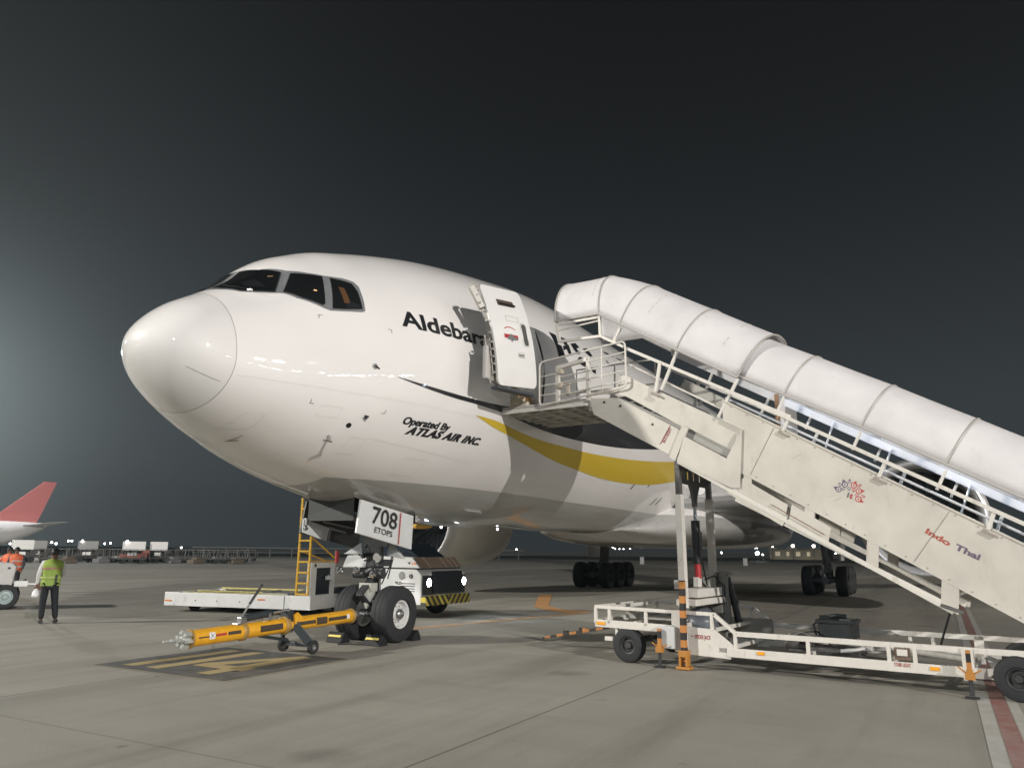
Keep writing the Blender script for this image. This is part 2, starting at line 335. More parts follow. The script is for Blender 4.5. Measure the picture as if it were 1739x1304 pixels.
def th_of(x, y, z):
    T, B, W, Mm = prof(x); dz = z - ZC - Mm; h = (T - Mm) if dz > 0 else (Mm - B)
    return math.atan2(dz / h, -y / max(W, 1e-3))
def port_th(x, z):
    T, B, W, Mm = prof(x); dz = z - ZC - Mm; h = (T - Mm) if dz > 0 else (Mm - B)
    return math.asin(max(-1, min(1, dz / h)))
def patch(name, polys, m, parent, off=0.006, maxlen=0.12, thick=0.0, smooth=True, mirror=False):
    """thin skin following the fuselage; polys are lists of (x, th)"""
    bm = bmesh.new()
    for poly in polys:
        a = [Vector((x, th * 2.6, 0)) for x, th in poly]; vs = [bm.verts.new(v) for v in a]
        for t in tessellate_polygon([a]):
            try: bm.faces.new([vs[i] for i in t])
            except ValueError: pass
    for _ in range(7):
        ed = [e for e in bm.edges if e.calc_length() > maxlen]
        if not ed: break
        bmesh.ops.subdivide_edges(bm, edges=ed, cuts=1)
        bmesh.ops.triangulate(bm, faces=[f for f in bm.faces if len(f.verts) > 3])
    for v in bm.verts: v.co = S(v.co.x, v.co.y / 2.6, off)
    if thick:
        r = bmesh.ops.extrude_face_region(bm, geom=list(bm.faces))
    if mirror:
        patch(name, polys, m, parent, off, maxlen, 0, smooth)
        for v in bm.verts: v.co.y *= -1
    if 0:
        geom = bm.verts[:] + bm.edges[:] + bm.faces[:]
        d = bmesh.ops.duplicate(bm, geom=geom)
        for v in [x for x in d['geom'] if isinstance(x, bmesh.types.BMVert)]: v.co.y *= -1
    bmesh.ops.recalc_face_normals(bm, faces=bm.faces)
    me = bpy.data.meshes.new(name); bm.to_mesh(me); bm.free(); me.materials.append(m)
    if smooth:
        for p in me.polygons: p.use_smooth = True
    o = bpy.data.objects.new(name, me); COL.objects.link(o)
    if parent: o.parent = parent
    return o
def XZ(L): return [(x, port_th(x, z)) for x, z in L]
def XYZ(L): return [(x, th_of(x, y, z)) for x, y, z in L]

def fuselage_material(name, radome=False):
    m = bpy.data.materials.new(name); m.use_nodes = True; n = m.node_tree.nodes; l = m.node_tree.links; b = n['Principled BSDF']
    t = n.new('ShaderNodeTexCoord'); sp = n.new('ShaderNodeSeparateXYZ'); l.new(t.outputs['Object'], sp.inputs[0])
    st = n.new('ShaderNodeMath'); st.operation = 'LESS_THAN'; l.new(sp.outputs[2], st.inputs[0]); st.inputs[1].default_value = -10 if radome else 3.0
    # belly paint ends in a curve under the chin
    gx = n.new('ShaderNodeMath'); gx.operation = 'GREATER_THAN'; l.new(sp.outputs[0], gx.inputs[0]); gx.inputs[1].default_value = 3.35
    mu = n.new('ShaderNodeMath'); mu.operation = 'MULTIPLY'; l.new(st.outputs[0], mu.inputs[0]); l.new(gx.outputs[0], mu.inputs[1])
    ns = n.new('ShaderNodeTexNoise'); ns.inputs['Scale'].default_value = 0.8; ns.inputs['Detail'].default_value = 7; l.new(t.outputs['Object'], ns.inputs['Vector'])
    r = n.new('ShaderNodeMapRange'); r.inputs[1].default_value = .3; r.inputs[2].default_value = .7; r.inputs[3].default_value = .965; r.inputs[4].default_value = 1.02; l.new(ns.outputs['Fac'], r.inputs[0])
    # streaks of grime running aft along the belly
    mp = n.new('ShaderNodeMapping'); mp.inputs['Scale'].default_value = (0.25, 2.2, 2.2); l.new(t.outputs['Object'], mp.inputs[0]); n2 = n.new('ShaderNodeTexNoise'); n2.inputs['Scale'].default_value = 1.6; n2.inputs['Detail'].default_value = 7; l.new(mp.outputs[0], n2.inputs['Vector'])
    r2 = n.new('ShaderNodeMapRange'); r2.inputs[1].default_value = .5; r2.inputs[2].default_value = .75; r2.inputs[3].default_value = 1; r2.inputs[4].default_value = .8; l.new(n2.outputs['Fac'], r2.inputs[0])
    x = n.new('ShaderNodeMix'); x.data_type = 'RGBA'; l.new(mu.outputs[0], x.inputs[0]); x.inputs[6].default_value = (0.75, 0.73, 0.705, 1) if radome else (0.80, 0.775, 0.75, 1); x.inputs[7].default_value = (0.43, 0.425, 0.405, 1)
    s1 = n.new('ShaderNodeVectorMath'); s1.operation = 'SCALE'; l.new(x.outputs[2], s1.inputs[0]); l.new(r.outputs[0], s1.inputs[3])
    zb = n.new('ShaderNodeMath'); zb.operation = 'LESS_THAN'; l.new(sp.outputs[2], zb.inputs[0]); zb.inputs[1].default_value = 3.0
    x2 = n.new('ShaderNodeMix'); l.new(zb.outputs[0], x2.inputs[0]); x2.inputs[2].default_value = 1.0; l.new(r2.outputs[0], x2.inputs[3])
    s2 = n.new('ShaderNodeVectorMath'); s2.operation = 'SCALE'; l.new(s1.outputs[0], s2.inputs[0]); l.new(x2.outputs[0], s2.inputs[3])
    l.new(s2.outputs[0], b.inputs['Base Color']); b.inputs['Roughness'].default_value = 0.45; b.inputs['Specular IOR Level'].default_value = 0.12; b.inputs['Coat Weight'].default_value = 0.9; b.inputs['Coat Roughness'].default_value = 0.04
    # very faint skin waviness between frames so reflections wobble
    n3 = n.new('ShaderNodeTexNoise'); n3.inputs['Scale'].default_value = 1.3; n3.inputs['Detail'].default_value = 2; l.new(t.outputs['Object'], n3.inputs['Vector'])
    bp = n.new('ShaderNodeBump'); bp.inputs['Strength'].default_value = 0.10; bp.inputs['Distance'].default_value = 0.012; l.new(n3.outputs['Fac'], bp.inputs['Height']); l.new(bp.outputs[0], b.inputs['Coat Normal'])
    return m
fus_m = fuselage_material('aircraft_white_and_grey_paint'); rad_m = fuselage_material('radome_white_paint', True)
decal_k = mat('black_livery_paint', (0.016, 0.017, 0.02), 0.35, coat=0.5); decal_y = mat('yellow_livery_paint', (0.62, 0.44, 0.035), 0.35, coat=0.6)
line_m = mat('panel_line', (0.26, 0.25, 0.23), 0.6); frame_m = mat('window_frame_grey', (0.19, 0.195, 0.20), 0.4, var=0.08, scale=5)
plane = thing('cargo_airplane', 'large white twin engine cargo jet with black and yellow swooshes and an open front door', 'airplane', (0, 0, 0))
NT = 160
def shell(name, xs, m, parent, cap=False):
    mb = MB()
    for x in xs:
        for j in range(NT): mb.v.append(tuple(S(x, 2 * math.pi * j / NT)))
    for i in range(len(xs) - 1):
        for j in range(NT):
            a, b = i * NT + j, i * NT + (j + 1) % NT; mb.f.append((a, b, b + NT, a + NT))
    return mb
XR = 0.895
xs = [XR * (i / 60) ** 2 + 1e-5 for i in range(61)]
mb = shell('radome', xs, rad_m, plane); mb.f.append(tuple(range(NT))[::-1]); mb.build('radome', rad_m, plane, smooth=True, angle=80)
xs = [XR + 0.008 + 12.1 * (i / 150) ** 1.25 for i in range(151)] + [14 + i for i in range(0, 31)] + [44 + 19.4 * (i / 26) for i in range(1, 27)]
for q_ in (4.4, 6.33, 6.38, 7.45): i_ = min(range(len(xs)), key=lambda i: abs(xs[i] - q_) + (9 if xs[i] in (4.4, 6.33, 6.38, 7.45) else 0)); xs[i_] = q_
xs.sort()
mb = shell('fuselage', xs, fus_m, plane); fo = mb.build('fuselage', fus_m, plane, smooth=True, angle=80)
# cut the door opening and the nose-gear bay
DX0, DX1, DZ0, DZ1 = 6.38, 7.45, 4.62, 6.50
bm = bmesh.new(); bm.from_mesh(fo.data)
for co, no in (((DX0, 0, 0), (1, 0, 0)), ((DX1, 0, 0), (1, 0, 0)), ((0, 0, DZ0), (0, 0, 1)), ((0, 0, DZ1), (0, 0, 1)), ((4.4, 0, 0), (1, 0, 0)), ((6.33, 0, 0), (1, 0, 0)), ((0, .56, 0), (0, 1, 0)), ((0, -.56, 0), (0, 1, 0))):
    bmesh.ops.bisect_plane(bm, geom=bm.verts[:] + bm.edges[:] + bm.faces[:], plane_co=co, plane_no=no, dist=2e-3)
dl = []
for f in bm.faces:
    c = f.calc_center_median()
    if DX0 < c.x < DX1 and DZ0 < c.z < DZ1 and c.y < 0: dl.append(f)
    if 4.4 < c.x < 6.33 and abs(c.y) < .56 and c.z < 3.2: dl.append(f)
bmesh.ops.delete(bm, geom=dl, context='FACES'); bm.to_mesh(fo.data); bm.free()
for p in fo.data.polygons: p.use_smooth = True
# radome seam
mb = MB(); a = [S(XR - 0.004, 2 * math.pi * j / NT, -0.004) for j in range(NT)]; b = [S(XR + 0.014, 2 * math.pi * j / NT, -0.004) for j in range(NT)]
mb.v = [tuple(p) for p in a + b]; mb.f = [(j, (j + 1) % NT, NT + (j + 1) % NT, NT + j) for j in range(NT)]; mb.build('radome_seam', line_m, plane, smooth=True)
# cabin seen through the door opening and the gear bay
liner = mat('cabin_liner', (0.50, 0.47, 0.42), 0.6, var=.05); bay_m = mat('gear_bay_primer', (0.03, 0.032, 0.03), 0.6, var=.3, scale=3)
mb = MB(); x0, x1, y0, y1, z0, z1 = 6.1, 7.7, -2.35, -0.9, 4.60, 6.75
vs = [(x0, y0, z0), (x1, y0, z0), (x1, y1, z0), (x0, y1, z0), (x0, y0, z1), (x1, y0, z1), (x1, y1, z1), (x0, y1, z1)]
mb.add(vs, [(0, 1, 2, 3), (4, 7, 6, 5), (1, 5, 6, 2), (0, 3, 7, 4), (2, 6, 7, 3)])
for xx in (DX0, DX1): mb.add([(xx, -2.35, DZ0), (xx, -2.35, DZ1), (xx, S(xx, port_th(xx, DZ1)).y, DZ1), (xx, S(xx, port_th(xx, 5.6)).y, 5.6), (xx, S(xx, port_th(xx, DZ0)).y, DZ0)], [(0, 1, 2, 3, 4)])
for zz in (DZ0, DZ1): mb.add([(DX0, -2.35, zz), (DX1, -2.35, zz), (DX1, S(DX1, port_th(DX1, zz)).y, zz), (DX0, S(DX0, port_th(DX0, zz)).y, zz)], [(0, 1, 2, 3)])
mb.build('door_vestibule', liner, plane)
mb = MB(); mb.add([(4.4, -.56, 2.3), (6.35, -.56, 2.3), (6.35, .56, 2.3), (4.4, .56, 2.3), (4.4, -.56, 3.7), (6.35, -.56, 3.7), (6.35, .56, 3.7), (4.4, .56, 3.7)], [(4, 5, 6, 7), (0, 4, 7, 3), (1, 2, 6, 5)])
for yy in (-.56, .56): mb.add([(4.4, yy, 2.72), (6.35, yy, 2.46), (6.35, yy, 3.7), (4.4, yy, 3.7)], [(0, 1, 2, 3)])
for k in range(5): mb.box((4.7 + k * .36, 0, 3.55), (.05, 1.1, .22))
mb.build('nose_gear_bay', bay_m, plane)

# cockpit windows (port side traced on the skin, starboard mirrored)
fr = XYZ([(1.10, -.03, 5.84), (1.74, -.02, 6.40), (1.775, -.41, 6.35), (2.03, -.83, 6.335), (2.28, -1.05, 6.34), (2.51, -1.22, 6.336), (2.78, -1.39, 6.35), (2.92, -1.51, 6.31), (2.965, -1.60, 6.22), (2.935, -1.75, 5.92), (2.905, -1.835, 5.735), (2.85, -1.82, 5.70),
          (2.35, -1.58, 5.62), (2.25, -1.515, 5.646), (1.90, -1.24, 5.758), (1.76, -1.08, 5.817), (1.617, -.96, 5.80), (1.29, -.63, 5.775), (1.13, -.30, 5.80)])
patch('window_frame', [fr], frame_m, plane, 0.008, 0.10, mirror=True)
seal_m = mat('window_seal', (0.05, 0.052, 0.055), 0.5)
def inset(poly, k):
    cx = sum(p[0] for p in poly) / len(poly); cy = sum(p[1] for p in poly) / len(poly)
    return [(cx + (x - cx) * k, cy + (y - cy) * k) for x, y in poly]
g1 = XYZ([(1.17, -.10, 5.86), (1.70, -.09, 6.345), (1.78, -.45, 6.305), (1.93, -.80, 6.275), (1.665, -.985, 5.83), (1.30, -.61, 5.80), (1.18, -.30, 5.83)])
g2 = XYZ([(2.04, -.92, 6.27), (2.25, -1.07, 6.285), (2.46, -1.22, 6.30), (2.37, -1.35, 6.02), (2.285, -1.495, 5.74), (2.24, -1.485, 5.70), (1.975, -1.28, 5.78), (1.77, -1.075, 5.85)])
g3 = XYZ([(2.575, -1.30, 6.30), (2.73, -1.42, 6.295), (2.87, -1.53, 6.25), (2.895, -1.63, 6.08), (2.862, -1.80, 5.76), (2.60, -1.69, 5.71), (2.385, -1.58, 5.67)])
cock = bpy.data.materials.new('cockpit_window_glass'); cock.use_nodes = True; n = cock.node_tree.nodes; l = cock.node_tree.links
for q in list(n): n.remove(q)
o_ = n.new('ShaderNodeOutputMaterial'); tr = n.new('ShaderNodeBsdfTransparent'); tr.inputs[0].default_value = (.55, .57, .58, 1); gl = n.new('ShaderNodeBsdfGlossy'); gl.inputs['Roughness'].default_value = .03; lw = n.new('ShaderNodeLayerWeight'); lw.inputs[0].default_value = .12
mr_ = n.new('ShaderNodeMapRange'); mr_.inputs[3].default_value = .05; mr_.inputs[4].default_value = .7; l.new(lw.outputs['Fresnel'], mr_.inputs[0]); ms = n.new('ShaderNodeMixShader'); l.new(mr_.outputs[0], ms.inputs[0]); l.new(tr.outputs[0], ms.inputs[1]); l.new(gl.outputs[0], ms.inputs[2]); l.new(ms.outputs[0], o_.inputs[0])
deck_m = mat('dark_deck_backing', (0.022, 0.023, 0.024), 0.6); tan_m = mat('glowing_deck_trim', (0.30, 0.14, 0.06), 0.6, emit=(0.5, 0.22, 0.09), estr=0.10); lampm = mat('flight_deck_lamp', (1, .6, .3), .5, emit=(1.0, .55, .25), estr=2.2); panelm = mat('flight_deck_panel_grey', (0.06, 0.06, 0.062), .5)
for i, gp in enumerate((g1, g2, g3)):
    f = patch('window_seal', [inset(gp, 1.035)], seal_m, plane, 0.011, 0.08, mirror=True)
    patch('dark_deck_backing', [gp], deck_m, plane, 0.0145, 0.08, mirror=True)  # near-black sheet under each pane stands in for the unlit cockpit
    patch('window_pane', [gp], cock, plane, 0.022, 0.08, mirror=True)
patch('flight_deck_trim', [XYZ([(2.62, -1.44, 6.12), (2.70, -1.50, 6.11), (2.70, -1.64, 5.80), (2.60, -1.60, 5.79)])], tan_m, plane, 0.0165)  # trim colour glows faintly to look lit from inside
patch('flight_deck_seat', [XYZ([(2.62, -1.66, 5.80), (2.72, -1.66, 5.85), (2.83, -1.74, 5.82), (2.84, -1.79, 5.77), (2.62, -1.69, 5.73)])], panelm, plane, 0.0185)
patch('flight_deck_lamp', [XYZ([(2.20, -1.30, 5.97), (2.245, -1.335, 5.975), (2.235, -1.345, 5.955), (2.19, -1.31, 5.95)])], lampm, plane, 0.0175)
patch('flight_deck_lamp', [XYZ([(1.745, -.70, 6.145), (1.80, -.76, 6.15), (1.80, -.76, 6.135), (1.745, -.70, 6.125)])], lampm, plane, 0.0175)
patch('flight_deck_panel', [XYZ([(1.45, -.40, 6.0), (1.60, -.55, 6.05), (1.62, -.8, 5.86), (1.42, -.58, 5.86)])], panelm, plane, 0.0165)
# wiper at the base of the windshield
mb = MB(); mb.box(S(1.40, th_of(1.40, -.70, 5.80), .02), (.05, .08, .03)); mb.build('wiper_pivot', white_p, plane); mb = MB(); mb.tube([S(1.40, th_of(1.40, -.70, 5.81), .03), S(1.30, th_of(1.30, -.50, 5.83), .035), S(1.25, th_of(1.25, -.25, 5.86), .035)], 0.006, 6); mb.build('windshield_wiper', dark, plane)

# livery
def band(top, bot, n=60):
    """two (x, z) polylines -> strips of quads in (x, th)"""
    tx, bx = np.array(top), np.array(bot); x0, x1 = tx[0, 0], max(tx[-1, 0], bx[-1, 0]); P = []
    X = [x0 + (x1 - x0) * i / n for i in range(n + 1)]
    T = np.interp(X, tx[:, 0], tx[:, 1]); B = np.interp(X, bx[:, 0], bx[:, 1])
    return [[(X[i], port_th(X[i], T[i])), (X[i + 1], port_th(X[i + 1], T[i + 1])), (X[i + 1], port_th(X[i + 1], B[i + 1])), (X[i], port_th(X[i], B[i]))] for i in range(n)]
def smooth_line(P, n=50):
    P = np.array(P); t = np.linspace(P[0, 0], P[-1, 0], n); m = np.gradient(P[:, 1], P[:, 0]); o = []
    for x in t:
        i = int(np.clip(np.searchsorted(P[:, 0], x) - 1, 0, len(P) - 2)); h = P[i + 1, 0] - P[i, 0]; u = (x - P[i, 0]) / h
        o.append((x, (2 * u ** 3 - 3 * u ** 2 + 1) * P[i, 1] + (u ** 3 - 2 * u ** 2 + u) * h * m[i] + (-2 * u ** 3 + 3 * u ** 2) * P[i + 1, 1] + (u ** 3 - u ** 2) * h * m[i + 1]))
    return o
def quad_band(name, top, bot, m, n=140, q=6):
    tx, bx = np.array(top), np.array(bot); x0, x1 = tx[0, 0], tx[-1, 0]; mb = MB()
    for i in range(n + 1):
        x = x0 + (x1 - x0) * (i / n) ** 1.1; a = port_th(x, float(np.interp(x, tx[:, 0], tx[:, 1]))); b = port_th(x, float(np.interp(x, bx[:, 0], bx[:, 1])))
        for k in range(q + 1): mb.v.append(tuple(S(x, a + (b - a) * k / q, 0.006)))
    for i in range(n):
        for k in range(q): c = i * (q + 1) + k; mb.f.append((c, c + 1, c + q + 2, c + q + 1))
    return mb.build(name, m, plane, smooth=True, angle=80)
bt = smooth_line([(3.387, 4.655), (3.93, 4.608), (4.613, 4.560), (5.24, 4.54), (5.95, 4.551), (6.66, 4.593), (8.6, 4.72), (10.1, 4.86), (12.0, 5.06), (14, 5.25), (16.7, 5.55), (20, 5.9)])
bb = smooth_line([(3.387, 4.650), (3.94, 4.558), (4.64, 4.485), (5.265, 4.462), (5.99, 4.43), (7.15, 4.331), (8.49, 4.284), (10.06, 4.323), (11.93, 4.432), (14.1, 4.64), (16.2, 4.90), (20, 5.4)])
quad_band('black_swoosh', bt, bb, decal_k)
yt = smooth_line([(5.324, 4.27), (5.9, 4.255), (6.68, 4.171), (7.82, 4.10), (8.94, 4.093), (10.28, 4.111), (12.17, 4.186), (14.36, 4.336), (16.7, 4.559), (20, 4.95)])
yb = smooth_line([(5.324, 4.266), (5.886, 4.134), (6.44, 4.055), (7.49, 3.91), (8.70, 3.768), (10.11, 3.692), (11.7, 3.633), (13.39, 3.646), (15.2, 3.737), (17.38, 3.996), (20, 4.35)])
quad_band('yellow_swoosh', yt, yb, decal_y)
def skin_text(name, txt, x0, x1, z0, h, shear=0.0, bold=0.0, m=decal_k, spacing=1.0, slope=0.0, heavy=1, step=.008):
    vs, fs = text_mesh(txt, 1.0, shear, bold, spacing)
    a = min(v[0] for v in vs); b = max(v[0] for v in vs); c = max(v[1] for v in vs)
    bm = bmesh.new()
    for hv_ in range(heavy):
        V = [bm.verts.new((x0 + (v[0] - a) / (b - a) * (x1 - x0) + hv_ * step, z0 + v[1] / c * h, hv_ * .0008)) for v in vs]
        for f in fs:
            try: bm.faces.new([V[i] for i in f])
            except ValueError: pass
    for _ in range(4):
        ed = [e for e in bm.edges if e.calc_length() > 0.1]
        if not ed: break
        bmesh.ops.subdivide_edges(bm, edges=ed, cuts=1); bmesh.ops.triangulate(bm, faces=[f for f in bm.faces if len(f.verts) > 3])
    for v in bm.verts: x, z = v.co.x, v.co.y + slope * (v.co.x - x0); v.co = S(x, port_th(x, z), 0.0065 + v.co.z)
    me = bpy.data.meshes.new(name); bm.to_mesh(me); bm.free(); me.materials.append(m)
    o = bpy.data.objects.new(name, me); COL.objects.link(o); o.parent = plane; return o
skin_text('name_lettering', 'Aldebaran', 3.518, 5.72, 5.602, 0.305, bold=0.022, heavy=2, step=.008)
skin_text('operator_lettering', 'Operated By', 3.75, 4.80, 3.915, 0.12, bold=0.025, shear=0.14, heavy=3, step=.005)
skin_text('company_lettering', 'ATLAS AIR INC.', 3.90, 5.735, 3.765, 0.13, bold=0.035, shear=0.40, spacing=1.12, heavy=4, step=.006)
# big title lettering aft of the door, only partly visible behind the stairs
T_ = [[(8.14, 6.607), (8.45, 6.60), (8.36, 6.35), (8.52, 6.36), (8.55, 6.12), (8.40, 6.03), (8.19, 6.0), (8.22, 6.25)], [(8.66, 6.62), (8.93, 6.63), (8.92, 6.46), (8.72, 6.42)], [(8.60, 6.37), (8.98, 6.49), (8.95, 6.22), (8.80, 6.18), (8.75, 6.33), (8.56, 6.25)],
      [(9.12, 6.55), (9.50, 6.67), (9.65, 6.59), (9.40, 6.50), (9.53, 6.40), (9.36, 6.34), (9.21, 6.41)], [(9.88, 6.62), (10.19, 6.70), (10.42, 6.55), (10.2, 6.48), (9.95, 6.53)], [(9.12, 6.12), (9.42, 6.30), (9.93, 6.32), (9.94, 6.2), (9.6, 6.08), (9.4, 6.08)],
      [(9.96, 6.08), (10.31, 6.17), (10.23, 6.04), (10.07, 6.035)], [(11.6, 6.97), (12.04, 7.03), (12.1, 6.98), (11.7, 6.93)], [(12.19, 7.01), (12.39, 7.04), (12.42, 6.99)], [(12.7, 7.07), (13.37, 7.12), (13.4, 7.07), (12.8, 7.03)], [(11.4, 6.66), (11.5, 6.68), (11.6, 6.6), (11.5, 6.59)]]
patch('title_lettering', [XZ(t) for t in T_], decal_k, plane, 0.0065)
# corner marks, panel lines, probes
cm = []
for x, z, sx, sz in ((2.13, 5.51, 1, -1), (3.30, 5.475, -1, -1), (2.07, 4.025, 1, 1), (3.345, 4.02, -1, 1), (1.65, 3.45, 1, 1)):
    cm.append(XZ([(x, z), (x + .07 * sx, z), (x + .07 * sx, z + .012 * sz), (x, z + .012 * sz)])); cm.append(XZ([(x, z), (x + .014 * sx, z), (x + .014 * sx, z + .07 * sz), (x, z + .07 * sz)]))
patch('corner_marking', cm, line_m, plane, 0.004)
pl = [XZ([(.40, 4.36), (.82, 4.19), (.82, 4.184), (.40, 4.354)])]
ln = mat('skin_joint', (0.62, 0.60, 0.57), 0.5)
for z in (4.30,):
    pl.append([p for p in XZ([(0.95, z), (3.2, z - .02), (3.2, z - .024), (0.95, z - .004)])])
patch('lightning_strip', pl[:1], line_m, plane, 0.003)
jl = band([(0.95, 4.30), (6.2, 4.22)], [(0.95, 4.296), (6.2, 4.216)], 40) + band([(3.3, 3.62), (5.9, 3.42)], [(3.3, 3.614), (5.9, 3.414)], 30)
for xx in ():
    ths = [port_th(xx, 3.2) + (1.25 - port_th(xx, 3.2)) * i / 30 for i in range(31)]
    jl += [[(xx, ths[i]), (xx, ths[i + 1]), (xx + .006, ths[i + 1]), (xx + .006, ths[i])] for i in range(30)]
patch('skin_joint', jl, ln, plane, 0.0025, 0.5)
def probe(x, z, kind):
    p = S(x, port_th(x, z)); n0 = (S(x, port_th(x, z), .1) - p).normalized(); mb = MB()
    if kind == 'aoa':
        mb.lathe(p, n0, [(-.01, 0), (-.01, .052), (.008, .05), (.010, .0)], 20); mb.build('angle_of_attack_sensor', greym, plane, smooth=True)
        m2 = MB(); m2.tube([p + n0 * .008, p + n0 * .03], .018, 10); m2.beam(p + n0 * .03, p + n0 * .035 + Vector((.11, 0, -.035)), .006, .03); m2.build('sensor_vane', dark, plane)
    elif kind == 'hole':
        mb.lathe(p, n0, [(0.004, 0.0), (0.004, .048)], 20); mb.build('static_port', black, plane)
    elif kind == 'tat':
        mb.box(p + n0 * .02 + Vector((0, 0, -.02)), (.03, .04, .06)); mb.tube([p + n0 * .05 + Vector((-.05, 0, .01)), p + n0 * .05 + Vector((.04, 0, .01))], .015, 8); mb.build('temperature_probe', dark, plane)
    elif kind == 'pitot':
        mb.beam(p, p + n0 * .17 + Vector((-.05, 0, 0)), .012, .045, upv=(1, 0, 0)); mb.tube([p + n0 * .17 + Vector((.0, 0, 0)), p + n0 * .17 + Vector((-.20, 0, 0))], [.016, .010], 8)
        mb.build('pitot_probe', steel, plane, smooth=True)
probe(2.967, 4.762, 'aoa'); probe(2.842, 3.777, 'hole'); probe(3.029, 3.95, 'tat'); probe(2.66, 3.60, 'pitot')
# small inlets and vents
vent = []
for x, z, L_ in ((14.1, 3.66, .5), (15.3, 3.80, .5), (16.6, 3.33, .45), (17.0, 3.37, .45), (15.0, 4.7, .3)):
    t = port_th(x, z); vent.append([(x - .03, t - .05), (x + .05, t - .05), (x + .03 + L_ * .25, t + .05), (x - .03 + L_ * .25, t + .05)])
[patch('vent_slot', [v_], mat('vent_dark', (.05, .048, .045), .6), plane, 0.004) for v_ in vent[:4]]
def outline(x0, x1, z0, z1, t=.006):
    h_ = [XZ([(x0, z0), (x1, z0), (x1, z0 + t), (x0, z0 + t)]), XZ([(x0, z1), (x1, z1), (x1, z1 + t), (x0, z1 + t)])]
    return h_ + [XZ([(x0, z0), (x0 + t, z0), (x0 + t, z1), (x0, z1)]), XZ([(x1, z0), (x1 + t, z0), (x1 + t, z1), (x1, z1)])]
for q_ in ((4.3, 4.75, 3.10, 3.38), (8.9, 9.3, 3.25, 3.5), (11.6, 12.3, 3.2, 3.6), (2.25, 2.6, 3.86, 4.02), (3.0, 3.28, 3.35, 3.6), (12.9, 13.5, 2.9, 3.2), (1.35, 1.6, 3.6, 3.8)):
    patch('access_panel', outline(*q_), ln, plane, 0.0028, 0.4)
rv = MB(); random.seed(3)
for z_ in (4.26, 3.52):
    for i in range(150):
        x_ = 1.0 + i * .072
        if z_ == 3.52 and x_ < 3.3: continue
        for dz in (-.02, .02):
            pp = S(x_, port_th(x_, z_ - .015 * (x_ - 1) / 5 + dz), .0022); nn = (S(x_, port_th(x_, z_ + dz), .1) - S(x_, port_th(x_, z_ + dz))).normalized(); u_ = Vector((1, 0, 0)); v_ = nn.cross(u_).normalized() * .0045; u_ = u_ * .0045
            k_ = len(rv.v); rv.v += [tuple(pp - u_ - v_), tuple(pp + u_ - v_), tuple(pp + u_ + v_), tuple(pp - u_ + v_)]; rv.f.append((k_, k_ + 1, k_ + 2, k_ + 3))
rv.build('rivet_row', ln, plane)
p = S(7.40, th_of(7.40, -1.28, 2.63)); mb = MB(); mb.box(p + Vector((0, -.0, -.005)), (.56, .15, .03), rot=Euler((R(28), 0, 0)).to_matrix()); mb.build('outflow_panel', greym, plane, bevel=.005)
mb = MB(); mb.box(p + Vector((.02, -.02, -.028)), (.46, .05, .02), rot=Euler((R(28), 0, 0)).to_matrix()); mb.build('outflow_slot', black, plane)

